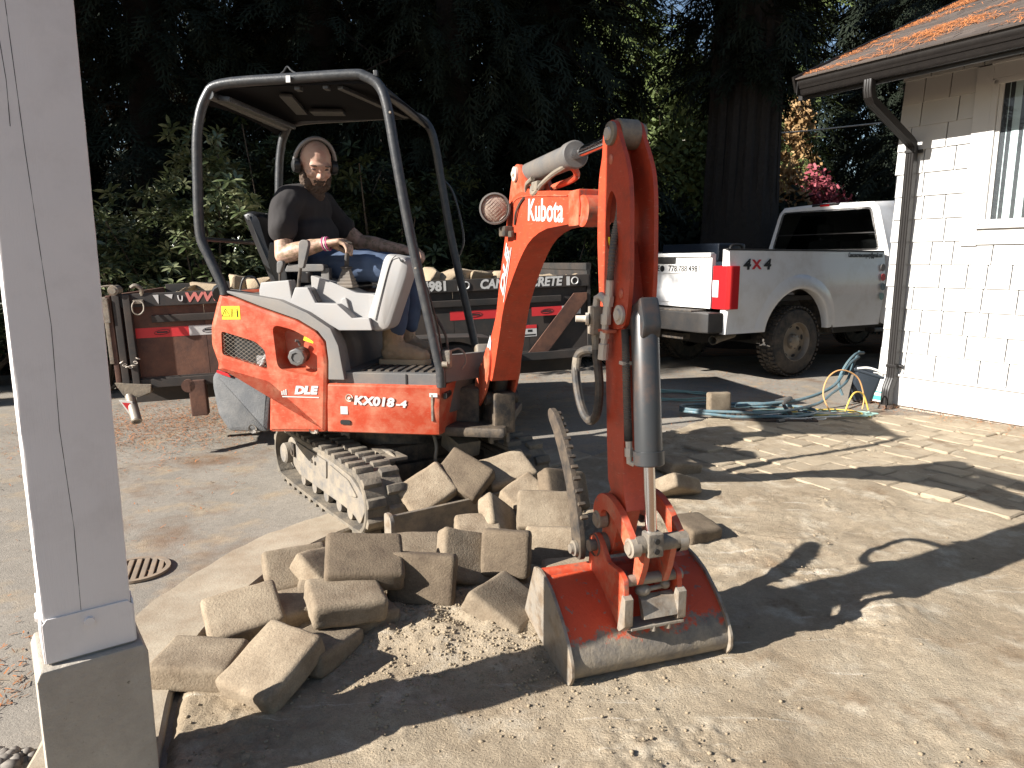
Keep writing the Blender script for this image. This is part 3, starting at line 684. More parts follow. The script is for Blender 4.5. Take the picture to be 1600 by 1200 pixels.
# ---------------------------------------------------------------- tracks
def track_loop():
    P = []
    cr, rr = Vector((-.585, .195)), .170; cf, rf = Vector((.60, .185)), .160
    for a in np.linspace(90, 250, 12): P.append((cr.x + rr * math.cos(R(a)), cr.y + rr * math.sin(R(a))))
    P += [(-.44, .027), (-.3, .025), (-.1, .025), (.1, .025), (.3, .025), (.46, .027)]
    for a in np.linspace(-70, 90, 12): P.append((cf.x + rf * math.cos(R(a)), cf.y + rf * math.sin(R(a))))
    P += [(.35, .352), (.12, .358), (-.12, .358), (-.35, .36)]
    Q = [Vector((p[0], 0, p[1])) for p in P]; S = smooth_path(Q, 5, True); L = [0]
    for a, c in zip(S, S[1:] + S[:1]): L.append(L[-1] + (c - a).length)
    return S, L
LS, LL = track_loop()
def at_loop(u):
    u %= LL[-1]; i = max(k for k in range(len(LS)) if LL[k] <= u); a, c = LS[i], LS[(i + 1) % len(LS)]; f = (u - LL[i]) / max(LL[i + 1] - LL[i], 1e-6)
    t = (c - a).normalized(); return a.lerp(c, f), t
WB = .115
lugA = MB(); lugA.prism([(-.030, -.002), (.030, -.002), (.020, .024), (-.020, .024)], -.112, -.010, .004); lugA = lugA.mesh('tread_lug')
lugB = MB(); lugB.prism([(-.030, -.002), (.030, -.002), (.020, .024), (-.020, .024)], .010, .112, .004); lugB = lugB.mesh('tread_lug')
inn = MB(); inn.box((0, 0, -.018), (.022, .19, .012), bev=.003); inn = inn.mesh('inner_tooth')
NL = 34
for side, lab in ((-1, 'dusty rubber track facing the camera'), (1, 'far rubber track in the shade of the machine')):
    off = TW @ Matrix.Translation((0, side * .485, 0))
    b = MB(); rings = []
    S = LS; m_ = len(S)
    for i in range(m_):
        t = (S[(i + 1) % m_] - S[i - 1]).normalized(); nrm = Vector((t.z, 0, -t.x)) * -1          # outwards
        c = S[i]; nn = nrm if (c - Vector((0, 0, .19))).dot(nrm) > 0 else -nrm
        rings.append([c + Vector((0, -WB, 0)) - nn * .012, c + Vector((0, WB, 0)) - nn * .012, c + Vector((0, WB, 0)) + nn * .008, c + Vector((0, WB - .008, 0)) + nn * .014, c + Vector((0, -WB + .008, 0)) + nn * .014, c + Vector((0, -WB, 0)) + nn * .008])
    V = [[b.bm.verts.new(p) for p in r] for r in rings]
    for A_, B_ in zip(V, V[1:] + V[:1]):
        for k in range(6): b.bm.faces.new((A_[k], A_[(k + 1) % 6], B_[(k + 1) % 6], B_[k]))
    bmesh.ops.recalc_face_normals(b.bm, faces=b.bm.faces)
    tr = E_('track', b, 'track_rubber', W=off); tr['label'] = lab
    for k in range(NL):
        for half, me in ((0, lugA), (.5, lugB)):
            p, t = at_loop((k + half) * LL[-1] / NL); ang = math.atan2(t.z, t.x)
            nn = Vector((t.z, 0, -t.x));
            if (p - Vector((0, 0, .19))).dot(nn) < 0: nn = -nn
            q = Matrix(((t.x, 0, nn.x, p.x + nn.x * .013), (0, 1, 0, 0), (t.z, 0, nn.z, p.z + nn.z * .013), (0, 0, 0, 1)))
            if q.to_3x3().determinant() < 0: q = Matrix(((-t.x, 0, nn.x, p.x + nn.x * .013), (0, 1, 0, 0), (-t.z, 0, nn.z, p.z + nn.z * .013), (0, 0, 0, 1)))
            add('tread_lug', me, 'track_rubber', tr, off @ q)
            if side < 0: add('inner_tooth', inn, 'track_rubber', tr, off @ q)
    s_ = side
    b = MB(); fr = [(-.46, .30), (-.40, .335), (.20, .325), (.50, .30), (.66, .235), (.70, .18), (.64, .10), (.60, .05), (.54, .085), (.40, .098), (-.36, .098), (-.48, .14)]
    b.prism(rounded(fr, .03, 3), -.085, .085, .008); add('track_frame', b, 'track_steel', tr, off)
    b = MB(); b.prism(rounded([(-.38, .318), (.16, .308), (.16, .30), (.15, .2), (-.36, .2)], .02, 3), -.094, -.086, .003); b.prism(rounded([(.20, .30), (.48, .275), (.60, .21), (.5, .19), (.21, .2)], .02, 3), -.094, -.086, .003); add('side_plate', b, 'track_steel', tr, off)
    b = MB(); b.box((-.43, -.096, .25), (.05, .01, .09), bev=.004)
    for q in ((-.08, .255), (-.02, .255)): b.cyl((q[0], -.1, q[1]), (q[0], -.094, q[1]), .012, n=12)
    b.cyl((-.435, -.108, .235), (-.435, -.1, .235), .018, n=14); add('bolt', b, 'dark_steel', tr, off)
    b = MB(); b.lathe([(-.115, 0), (-.115, .058), (-.105, .068), (-.05, .07), (-.05, .1), (.05, .1), (.05, 0)], (-.585, 0, .195), (0, 1, 0), 24); add('sprocket', b, 'track_steel', tr, off)
    b = MB()
    for k in range(9):
        a = 2 * math.pi * k / 9; b.box((-.585 + .115 * math.cos(a), 0, .195 + .115 * math.sin(a)), (.05, .06, .035), Matrix.Rotation(-a, 4, 'Y'), .004)
    add('sprocket_teeth', b, 'dark_steel', tr, off)
    b = MB(); b.lathe([(-.05, 0), (-.05, .12), (-.03, .135), (.03, .135), (.05, .12), (.05, 0)], (.60, 0, .185), (0, 1, 0), 24); add('idler', b, 'track_steel', tr, off)
    for x in (-.3, -.1, .1, .3, .46):
        b = MB(); b.lathe([(-.08, 0), (-.08, .038), (-.05, .044), (-.05, .034), (.05, .034), (.05, .044), (.08, .038), (.08, 0)], (x, 0, .082), (0, 1, 0), 18); add('roller', b, 'track_steel', tr, off)
# ---------------------------------------------------------------- undercarriage and blade
b = MB(); b.box((0, 0, .27), (.62, .5, .2), bev=.03); b.box((-.05, 0, .25), (.3, .84, .12), bev=.02); b.box((.25, 0, .22), (.2, .8, .1), bev=.02)
b.cyl((0, 0, .36), (0, 0, .47), .30, .28, 36); E_('lower_frame', b, 'dark_steel', W=TW)
b = MB(); b.box((.32, -.30, .33), (.16, .10, .09), bev=.01); b.box((.46, -.30, .36), (.14, .13, .02), bev=.006); b.tube([(.3, -.3, .36), (.42, -.3, .375), (.5, -.3, .36)], .012); E_('track_guard', b, 'worn_steel', W=TW)
b = MB(); b.box((.45, .16, .37), (.2, .16, .1), eul(0, 12, 0), .012); b.cyl((.38, .12, .425), (.38, .12, .432), .012); b.cyl((.43, .2, .417), (.43, .2, .424), .012); E_('blade_cylinder_guard', b, 'worn_steel', W=TW)
b = MB(); b.tube(smooth_path([(.28, .02, .42), (.36, .02, .43), (.40, .02, .36), (.42, .0, .28), (.5, -.02, .27)], 6), .011); E_('hydraulic_line', b, 'bare_steel', W=TW)
b = MB()
for s in (-.25, .25): b.tube([(.2, s, .22), (.78, s * 1.15, .16)], .038, 10)
E_('blade_arm', b, 'dark_steel', W=TW)
# dozer blade: curved plate across the front of the tracks
BLW = TW @ Matrix.Translation((.94, -.06, .0))
b = MB(); prof_ = [(.04, .0), (.012, .05), (.0, .10), (.004, .155), (.022, .205), (.010, .21), (-.012, .16), (-.016, .10), (-.002, .045), (.024, 0)]
b.prism(prof_, -.50, .50, .003); bl = E_('dozer_blade', b, 'worn_steel', W=BLW)
for s in (-1, 1):
    b = MB(); b.prism(rounded([(-.02, -.01), (.06, -.01), (.06, .19), (.035, .225), (-.02, .22)], .02), s * .50 - .011, s * .50 + .011, .003); add('end_plate', b, 'bare_steel', bl, BLW)
b = MB(); b.box((.055, 0, .025), (.012, .98, .05), bev=.003); add('cutting_edge', b, 'bare_steel', bl, BLW)
# ---------------------------------------------------------------- upper body
def tail(p, y): return (p[0] - (.115 * (1 - (y / .49) ** 2) * max(0, min(1, (-.55 - p[0]) / .35)) if p[0] < -.55 else 0), y, p[1])
HOOD = rounded([(-.905, 1.283), (-.864, 1.276), (-.674, 1.203), (-.451, 1.13), (-.342, 1.067), (-.299, 1.014), (-.287, .906), (-.294, .797), (-.315, .494), (-.66, .484), (-.64, .76), (-.952, .838), (-.94, .872), (-.975, .982), (-.97, 1.091)], .02, 3)
def slab(poly, y0, y1, n=11, inset=.025, fn=tail):
    cx = sum(p[0] for p in poly) / len(poly); cz = sum(p[1] for p in poly) / len(poly); rings = []
    ys = [y0, y0 + inset * .3, y0 + inset] + list(np.linspace(y0 + inset, y1 - inset, n))[1:-1] + [y1 - inset, y1 - inset * .3, y1]
    for y in ys:
        e = min(y - y0, y1 - y); k = inset * (1 - math.sqrt(max(0, 1 - (1 - min(e / inset, 1)) ** 2)))
        r = []
        for i, p in enumerate(poly):
            a, c = Vector(poly[i - 1]), Vector(poly[(i + 1) % len(poly)]); t = (c - a).normalized(); nn = Vector((t.y, -t.x))
            r.append(fn((p[0] + nn.x * k * SGN, p[1] + nn.y * k * SGN), y))
        rings.append(r)
    b = MB(); loft(b, rings); return b
SGN = 1                                            # polygons below run clockwise: inwards is to the right
def shoelace(P): return sum(P[i - 1][0] * P[i][1] - P[i][0] * P[i - 1][1] for i in range(len(P)))
def cw(P): return P if shoelace(P) < 0 else P[::-1]
hood_me = slab(cw(HOOD), -.49, .49, inset=.022).mesh('hood')
GR = rounded([(-.912, 1.066), (-.713, 1.010), (-.656, .962), (-.645, .850), (-.915, .932)], .018, 3)
RC = rounded([(-.604, 1.108), (-.482, 1.080), (-.345, 1.005), (-.350, .81), (-.585, .855)], .045, 5)
c1 = MB(); c1.prism(GR, -.56, -.45); c1 = c1.mesh('c', smooth=False)
rc = MB(); cx, cz = -.47, .94
loft(rc, [[(p[0], -.55, p[1]) for p in RC], [(p[0], -.485, p[1]) for p in RC], [(cx + (p[0] - cx) * .78, -.40, cz + (p[1] - cz) * .78) for p in RC]]); rc = rc.mesh('c', smooth=False)
hood_me = boolean(hood_me, [c1, rc]); hood = E_('hood', hood_me, 'orange_paint')
b = MB(); b.prism(GR, -.452, -.448); add('grille_backing', b, 'sticker_black', hood, EW)
b = MB(); gx0, gx1, gz0, gz1 = -.92, -.64, .84, 1.08
def clipseg(p, q, poly, n=60):
    inside = [k for k in range(n + 1) if inpoly(p[0] + (q[0] - p[0]) * k / n, p[1] + (q[1] - p[1]) * k / n, poly)]
    if len(inside) < 2: return None
    f = lambda k: (p[0] + (q[0] - p[0]) * k / n, p[1] + (q[1] - p[1]) * k / n)
    return f(inside[0]), f(inside[-1])
for k in range(-22, 34):
    for sg in (-1, 1):
        x = gx0 + k * .031; s_ = clipseg((x, gz0 if sg > 0 else gz1), (x + .36, gz0 + .26 if sg > 0 else gz1 - .26), GR)
        if s_: b.tube([(s_[0][0], -.484, s_[0][1]), (s_[1][0], -.484, s_[1][1])], .0011, 4)
add('mesh_grille', b, 'bare_steel', hood, EW)
b = MB(); b.box((-.70, -.455, .90), (.05, .012, .05), bev=.01); b.tube([(-.66, -.46, .93), (-.70, -.462, .86), (-.76, -.46, .85)], .012); add('filter_housing', b, 'light_grey_plastic', hood, EW)
b = MB(); b.lathe([(0, .045), (.05, .042), (.052, 0)], (-.47, -.40, .93), (0, -1, -.1), 20); fcap = add('filler_neck', b, 'dark_steel', hood, EW)
b = MB(); b.lathe([(0, .042), (.008, .052), (.034, .052), (.04, .046), (.042, .03), (.036, .028), (.036, 0)], (-.472, -.448, .925), (0, -1, -.1), 8); add('fuel_cap', b, 'dark_grey_plastic', fcap, EW)
b = MB(); b.tube([(-.47, -.43, .985), (-.478, -.44, 1.01), (-.49, -.448, 1.012)], .008); add('cap_tether', b, 'dark_grey_plastic', hood, EW)
CWT = [(-.985, .80), (-.955, .832), (-.65, .755), (-.632, .735), (-.668, .482), (-.905, .478), (-.965, .575), (-.988, .74)]
cwt = E_('counterweight', slab(cw(rounded(CWT, .02, 3)), -.486, .486, inset=.03), 'counterweight')
for x, z in ((-.76, .50), (-.39, .51)):
    b = MB(); b.lathe([(-.002, .026), (.001, .026), (.0, .024), (-.012, .012), (-.013, 0)], (x, -.4885, z), (0, -1, 0), 16); b.cyl((x + .012, -.49, z - .008), (x + .03, -.50, z - .018), .008, n=10); add('tie_down_hole', b, 'worn_steel', cwt if x < -.6 else hood, EW)
b = MB(); b.prism([(-.952, .842), (-.885, .822), (-.87, .80), (-.955, .826)], -.494, -.488, .001); E_('rear_reflector', b, 'red_reflector')
TR = [(-.905, 1.298), (-.853, 1.292), (-.556, 1.243), (-.394, 1.173), (-.264, 1.088), (-.222, .993), (-.193, .800), (-.288, .800), (-.283, .906), (-.293, 1.016), (-.337, 1.071), (-.449, 1.135), (-.672, 1.208), (-.862, 1.280), (-.905, 1.287)]
E_('hood_trim', MB().prism(TR, -.487, -.36, .006), 'grey_trim')
b = MB(); b.prism([(-.90, 1.27), (-.55, 1.22), (-.4, 1.15), (-.28, 1.06), (-.24, .98), (-.21, .8), (-.3, .5), (-.9, .5)], -.37, .47, .01); E_('engine_cover', b, 'dark_grey_plastic')
# right front panel
b = MB()
def fp(z, k):
    t = (z - .50) / .28; f = .026 * (1 - t); xf = .352 - .010 * (1 - t)
    return [(-.290 - .014 * (1 - t), -.490 + k, z), (xf - .02, -.490 + k + .002, z), (xf, -.480 + k, z), (.415 - f, -.25, z), (.425 - f, -.17, z), (.40 - f, -.14, z), (-.290, -.14, z)]
loft(b, [fp(.497, .012), fp(.503, .004), fp(.60, .0), fp(.66, -.004), fp(.70, .0), fp(.765, .0), fp(.772, .004), fp(.777, .014)]); pn = E_('side_panel', b, 'orange_paint', ang=28)
b = MB(); b.prism(rounded([(-.225, .545), (-.165, .545), (-.165, .572), (-.225, .572)], .012), -.4935, -.4905); add('lifting_slot', b, 'sticker_black', pn, EW); b = MB(); b.prism(rounded([(.366, .70), (.386, .70), (.386, .735), (.366, .735)], .008), -.46, -.30, M=Matrix.Rotation(R(0), 4, 'Z')); add('lifting_slot', b, 'sticker_black', pn, EW)
b = MB(); b.lathe([(0, .022), (.002, .022), (.001, .018), (-.006, .012), (-.006, 0)], (-.168, -.4925, .700), (0, -1, 0), 18); b.cyl((-.168, -.494, .70), (-.158, -.502, .694), .009); add('tie_down_hole', b, 'zinc', pn, EW)
b = MB(); b.box((-.2, -.4925, .628), (.042, .002, .045)); add('sticker', b, 'sticker_white', pn, EW)
b = MB(); b.box((.31, -.493, .655), (.012, .004, .15), bev=.002); add('scrape', b, 'worn_steel', pn, EW)
b = MB(); b.box((.318, -.4938, .728), (.045, .001, .022)); add('sticker', b, 'sticker_white', pn, EW)
# deck and floor
b = MB(); b.prism([(-.30, -.455), (.33, -.455), (.40, -.30), (.46, -.12), (.46, .30), (.33, .455), (-.30, .455)], .60, .84, .008, M=SWAP); E_('floor_deck', b, 'dark_grey_plastic')
b = MB()
for k in range(9): b.box((-.12 + .05 * k, .0, .8445), (.026, .82, .010), bev=.002)
E_('floor_mat', b, 'black_rubber')
b = MB(); b.box((.155, -.457, .80), (.008, .006, .07)); E_('deck_seam', b, 'sticker_black')
b = MB(); b.prism([(.345, -.40), (.36, -.46), (.55, -.22), (.56, .10), (.545, .10), (.53, -.20)], .79, .94, .004, M=SWAP); E_('front_shield', b, 'dark_grey_plastic')
b = MB(); b.box((-.05, 0, .50), (1.5, .8, .06), bev=.02); b.box((-.2, 0, .62), (.9, .86, .25), bev=.02); E_('base_frame', b, 'dark_steel')
b = MB(); b.box((.40, .0, .60), (.26, .5, .26), bev=.02); E_('front_frame', b, 'dark_steel')
for sd, m in ((1, 'orange_paint'),):
    b = MB(); b.prism([(-.28, .78), (.3, .765), (.33, .52), (-.3, .5)], .455, .49, .01); E_('side_panel', b, m)
# ROPS canopy
NEAR = [(-.885, 1.27), (-.895, 1.318), (-.968, 1.485), (-1.010, 1.609), (-1.002, 1.9), (-.979, 2.173), (-.925, 2.337), (-.828, 2.400), (-.446, 2.416), (-.1, 2.424), (-.03, 2.412), (.045, 2.365), (.09, 2.259), (.135, 1.99), (.198, 1.619), (.33, .98), (.356, .859), (.358, .77)]
rops = None
for s in (-1, 1):
    pth = smooth_path([(p[0] + (.02 if s > 0 else 0), s * (.47 if p[1] < 2.2 else .47 - .02 * (p[1] - 2.2) / .2), p[1] - (.03 if s > 0 and p[1] > 1.4 else 0)) for p in NEAR], 5)
    b = MB(); b.tube(pth, .0275, 14); E_('canopy_post', b, 'rops_black')
b = MB(); b.tube([(-1.005, -.47, 1.58), (-1.005, .47, 1.57)], .012); E_('rear_crossbar', b, 'rops_black')
b = MB(); b.tube([(-.90, -.47, 2.345), (-.90, .47, 2.33)], .026, 12); E_('roof_crossbar', b, 'rops_black'); b = MB(); b.tube([(.06, -.47, 2.345), (.06, .47, 2.33)], .024, 12); E_('roof_crossbar', b, 'rops_black')
b = MB(); RX = np.linspace(-.955, .085, 14); RYs = np.linspace(-.44, .44, 8); top = []; 
def rz(x, y):
    e = max(0, (abs(x + .43) - .40) / .12); return 2.415 - .075 * e * e - .02 * (y / .44) ** 2 - .015 * (y > 0) * y / .44
for dz in (0, -.014):
    top.append([[b.bm.verts.new((x, y, rz(x, y) + dz)) for y in RYs] for x in RX])
for i in range(len(RX) - 1):
    for j in range(len(RYs) - 1):
        T_, U_ = top; b.bm.faces.new((T_[i][j], T_[i + 1][j], T_[i + 1][j + 1], T_[i][j + 1])); b.bm.faces.new((U_[i][j], U_[i][j + 1], U_[i + 1][j + 1], U_[i + 1][j]))
for i in range(len(RX) - 1):
    for j in (0, len(RYs) - 1): b.bm.faces.new((top[0][i][j], top[1][i][j], top[1][i + 1][j], top[0][i + 1][j]))
for j in range(len(RYs) - 1):
    for i in (0, len(RX) - 1): b.bm.faces.new((top[0][i][j], top[0][i][j + 1], top[1][i][j + 1], top[1][i][j]))
bmesh.ops.recalc_face_normals(b.bm, faces=b.bm.faces); rf = E_('canopy_roof', b, 'roof_black')
b = MB(); b.box((-.86, 0, 2.335), (.10, .84, .03), eul(0, 8, 0), .008); b.box((-.62, -.02, 2.375), (.07, .5, .02), eul(0, 0, 14), .006); b.box((-.5, .2, 2.372), (.2, .12, .022), eul(0, 0, 10), .006)
for x in (-.42, -.26): b.box((x, -.40, 2.378), (.03, .05, .03), bev=.004)
b.box((-.12, 0, 2.372), (.035, .82, .02), eul(0, 0, -9), .005)
add('roof_rib', b, 'rops_black', rf, EW)
b = MB(); b.tube(smooth_path([(-.50, -.452, 2.435), (-.475, -.452, 2.452), (-.455, -.452, 2.475), (-.43, -.452, 2.452), (-.40, -.452, 2.436)], 4), .005, 6); add('lifting_eye', b, 'rops_black', rf, EW)
b = MB(); b.box((-.44, -.483, 2.405), (.024, .004, .034)); add('sticker', b, 'sticker_white', rf, EW)
b = MB(); b.box((.03, -.45, 2.425), (.022, .02, .03), bev=.004); add('canopy_bracket', b, 'rops_black', rf, EW); b = MB(); b.cyl((.115, -.47, 2.22), (.115, -.50, 2.22), .006); add('canopy_bolt', b, 'worn_steel', rf, EW)
b = MB(); b.tube(smooth_path([(.14, .49, 2.0), (.21, .50, 1.93), (.26, .505, 1.78), (.29, .505, 1.6), (.26, .505, 1.5), (.23, .49, 1.45)], 5), .008, 8); E_('grab_handle', b, 'rops_black')
b = MB(); b.box((.385, -.44, .925), (.05, .06, .10), bev=.012); b.tube(smooth_path([(.40, -.40, .965), (.44, -.38, .975), (.47, -.38, .95), (.48, -.38, .90), (.46, -.40, .86)], 4), .006, 6); b.cyl((.37, -.49, .90), (.40, -.49, .90), .016); E_('lock_bracket', b, 'worn_steel')
b = MB(); b.tube(smooth_path([(.23, -.44, 1.45), (.30, -.42, 1.2), (.375, -.42, 1.05), (.385, -.42, .9)], 5), .008, 8); b.tube(smooth_path([(.25, -.43, 1.4), (.33, -.43, 1.12), (.36, -.43, .9)], 5), .006, 6); E_('wiring_loom', b, 'hose_black')
b = MB(); b.sph((.235, -.485, 1.42), .013); E_('canopy_knob', b, 'worn_steel')
b = MB(); b.tube(smooth_path([(-.905, -.47, 1.27), (-.93, -.43, 1.285)], 3), .05, 12); E_('post_foot', b, 'rops_black')
# seat
ST = rounded([(-.90, 1.735), (-.83, 1.755), (-.775, 1.72), (-.73, 1.55), (-.655, 1.345), (-.60, 1.325), (-.27, 1.345), (-.235, 1.315), (-.25, 1.275), (-.64, 1.235), (-.72, 1.27), (-.82, 1.52)], .03, 3)
b = slab(cw(ST), -.235, .235, inset=.055, fn=lambda p, y: (p[0], y, p[1])); seat = E_('seat', b, 'black_vinyl')
b = MB(); b.box((-.45, 0, 1.17), (.40, .40, .14), bev=.03); add('seat_base', b, 'dark_grey_plastic', seat, EW)
b = MB(); b.prism(rounded([(-.70, 1.57), (-.66, 1.56), (-.60, 1.38), (-.60, 1.30), (-.66, 1.30), (-.72, 1.45)], .03), -.275, -.215, .02); add('armrest', b, 'black_vinyl', seat, EW)
b = MB(); b.prism(rounded([(-.60, 1.395), (-.36, 1.40), (-.36, 1.44), (-.58, 1.44)], .015), -.31, -.24, .015); b.box((-.36, -.27, 1.36), (.05, .05, .12), bev=.008); add('wrist_rest', b, 'dark_grey_plastic', seat, EW)
# right console with its levers
CN1 = [(-.70, 1.20), (-.70, 1.296), (-.688, 1.338), (-.52, 1.352), (-.508, 1.255), (-.485, 1.312), (-.410, 1.312), (-.368, 1.226), (-.241, 1.22), (-.155, 1.142), (-.058, 1.144), (-.042, 1.075), (-.235, 1.072), (-.38, 1.155), (-.55, 1.215)]
con = E_('console', MB().prism(CN1, -.43, -.34, .007), 'light_grey_plastic')
IN1 = rounded([(-.425, 1.378), (-.31, 1.342), (-.155, 1.278), (-.05, 1.272), (-.052, 1.13), (-.42, 1.16)], .012, 3)
b = MB(); b.prism(IN1, -.345, -.16, .012); add('lever_housing', b, 'light_grey_plastic', con, EW)
b = MB(); b.prism(rounded([(-.235, 1.15), (-.19, 1.15), (-.215, 1.255), (-.245, 1.245)], .012), -.362, -.342, .006); add('console_latch', b, 'light_grey_plastic', con, EW)
b = MB(); b.prism(rounded([(-.36, 1.228), (-.40, 1.30), (-.425, 1.30), (-.385, 1.228)], .008), -.40, -.335, .003); b.box((-.47, -.30, 1.365), (.05, .08, .06), bev=.006); add('switch_block', b, 'dark_grey_plastic', con, EW)
POD = rounded([(.045, 1.500), (.150, 1.478), (.168, 1.44), (.158, 1.38), (.052, 1.092), (.02, 1.07), (-.055, 1.062), (-.085, 1.142), (-.03, 1.300), (.018, 1.466)], .03, 4)
b = slab(cw(POD), -.40, -.20, inset=.03, fn=lambda p, y: (p[0], y, p[1])); pod = E_('control_pod', b, 'light_grey_plastic')
b = MB(); b.tube(smooth_path([(.098, -.402, 1.487), (.062, -.4025, 1.44), (.0, -.4035, 1.24), (-.03, -.4035, 1.13)], 6), .0022, 5); b.tube(smooth_path([(.118, -.403, 1.473), (.128, -.405, 1.455), (.138, -.403, 1.466)], 4), .004, 5); add('pod_seam', b, 'sticker_black', pod, EW)
b = MB(); b.box((-.05, -.36, 1.20), (.05, .01, .14), bev=.004); add('pod_bracket', b, 'light_grey_plastic', pod, EW)
def lever(name, pts, r, grip, gm):
    b = MB(); b.tube(pts, r, 10); o = E_(name, b, 'black_rubber'); b = MB(); b.prism(rounded(grip, .012, 3), -.425, -.39, .01); add('lever_grip', b, gm, o, EW); return o
lever('blade_lever', [(-.478, -.405, 1.30), (-.455, -.41, 1.42), (-.44, -.408, 1.47)], .010, [(-.462, 1.42), (-.435, 1.415), (-.395, 1.55), (-.40, 1.572), (-.435, 1.575), (-.452, 1.56)], 'dark_grey_plastic')
lever('travel_lever', [(-.585, -.41, 1.25), (-.582, -.41, 1.34), (-.578, -.41, 1.40)], .007, [(-.592, 1.39), (-.572, 1.388), (-.548, 1.445), (-.556, 1.462), (-.588, 1.455)], 'dark_grey_plastic')
b = MB(); prv = None
for k in range(6):
    z0 = 1.315 + k * .018; w = .052 - k * .006; b.box((-.235, -.28, z0), (w * 2, w * 2, .0175), bev=.006); b.box((-.235, -.28, z0 + .009), (w * 1.7, w * 1.7, .012))
joy = E_('joystick', MB().tube([(-.235, -.28, 1.40), (-.232, -.28, 1.46), (-.222, -.285, 1.53), (-.212, -.29, 1.565)], [.012, .013, .016, .020], 12), 'black_rubber'); add('bellows', b, 'hose_sleeve', joy, EW)
b = MB(); b.lathe([(0, .02), (.004, .034), (.012, .034), (.018, .02)], (-.234, -.28, 1.412), (0, 0, 1), 20); add('joystick_collar', b, 'black_rubber', joy, EW)
b = MB(); b.box((-.30, .33, 1.22), (.75, .2, .14), bev=.02); E_('far_console', b, 'light_grey_plastic')
b = MB(); b.tube([(.03, .235, 1.28), (.05, .225, 1.42), (.07, .21, 1.515)], [.02, .013, .018], 10); E_('joystick', b, 'black_rubber')
b = MB(); b.tube(smooth_path([(-.86, -.35, 1.28), (-.83, -.35, 1.36), (-.76, -.35, 1.36), (-.72, -.35, 1.27)], 5), .006, 6); E_('rear_handle', b, 'rops_black')
# lettering on the bodywork
SIDE = EW @ Matrix.Rotation(R(90), 4, 'X')                # text frame standing on the near side: x forward, y up
def on_side(x, z, y=-.4925, rot=0): return EW @ Matrix.Translation((x, y, z)) @ Matrix.Rotation(R(90), 4, 'X') @ Matrix.Rotation(R(rot), 4, 'Z')
text('model_lettering', 'KX018', .068, 'sticker_white', pn, on_side(-.025, .682, -.4965, -2), .0006, .12, .0032, fit=.235)
text('model_lettering', '-4', .052, 'sticker_white', pn, on_side(.133, .672, -.4965, -2), .0006, .12, .0026, fit=.062)
text('dealer_lettering', 'DLE', .060, 'sticker_white', hood, on_side(-.425, .735, -.4925, 1), .0006, .2, .0042, fit=.145)
b = MB()
for k in range(3): b.box((-.565 + k * .012, -.4923, .717 + .003 * k), (.007, .001, .022 + .006 * k))
b.box((-.455, -.4923, .697), (.22, .001, .006)); add('dealer_mark', b, 'sticker_white', hood, EW)
def warning_sign(parent, W, w, h):
    b = MB(); b.box((0, 0, 0), (w, h, .0012)); o = add('warning_sticker', b, 'sticker_yellow', parent, W)
    b = MB(); t_ = h * .32; 
    P = [(-w * .28 - t_, -t_ * .8, .0012), (-w * .28 + t_, -t_ * .8, .0012), (-w * .28, t_, .0012)]
    for i in range(3): b.tube([P[i], P[(i + 1) % 3]], .0014, 4)
    b.tube([(-w * .28, -t_ * .4, .0012), (-w * .28, t_ * .4, .0012)], .0014, 4)
    b.tube([(w * .02, -t_, .0012), (w * .02, t_, .0012)], .0012, 4); b.tube([(w * .09, -t_, .0012), (w * .09, t_, .0012)], .0012, 4); b.tube([(w * .15, 0, .0012), (w * .27, 0, .0012)], .0014, 4); b.tube([(w * .35, -t_, .0012), (w * .35, t_ * .6, .0012)], .003, 4); b.sph((w * .35, t_ * .85, .0012), (.004, .004, .0008))
    add('warning_print', b, 'sticker_black', o, W)
warning_sign(hood, on_side(-.845, 1.170, -.491, 1), .11, .075)
b = MB(); b.box((-.415, -.47, 1.02), (.06, .002, .03), eul(0, 18, 0)); add('warning_sticker', b, 'sticker_yellow', hood, EW @ Matrix.Translation((0, .035, 0)))
# ---------------------------------------------------------------- swing bracket, boom, arm, bucket
def B_(name, b, m, parent=ex, **k): return add(name, b, m, parent, BW, **k)
b = MB(); b.cyl((-.02, .02, .42), (-.02, .02, .80), .075, n=24); b.box((.10, .02, .60), (.22, .13, .24), bev=.02); b.box((-.1, .03, .74), (.22, .2, .05), bev=.015); b.box((-.1, .03, .48), (.22, .2, .05), bev=.015)
b.cyl((.13, -.075, .68), (.13, .115, .68), .04, n=20); B_('swing_bracket', b, 'dark_steel')
b = MB(); b.box((.085, -.03, .50), (.05, .02, .20), bev=.004); b.box((.085, .07, .50), (.05, .02, .20), bev=.004); b.box((.06, .02, .46), (.02, .1, .1)); B_('swing_lug', b, 'worn_steel')
BOOM = [(.002, .76), (.01, .80), (.148, .916), (.248, 1.029), (.34, 1.15), (.377, 1.232), (.417, 1.351), (.49, 1.53), (.545, 1.66), (.60, 1.742), (.70, 1.772), (.85, 1.770), (1.317, 1.730), (1.40, 1.715), (1.415, 1.63), (1.315, 1.601), (1.081, 1.594), (.902, 1.559), (.774, 1.495), (.645, 1.391), (.495, 1.239), (.425, 1.1), (.351, .942), (.304, .855), (.265, .80), (.16, .815), (.06, .78)]
b = MB(); P = smooth_path([(p[0], 0, p[1]) for p in BOOM], 2, True)
loft(b, [[(p.x, -.08, p.z) for p in P], [(p.x, .082 - .042 * p.x, p.z) for p in P]])          # tapers evenly towards the tip
bmesh.ops.remove_doubles(b.bm, verts=b.bm.verts, dist=1e-4); b._bev(b.bm, .004)
boom = B_('boom', b, 'orange_boom')
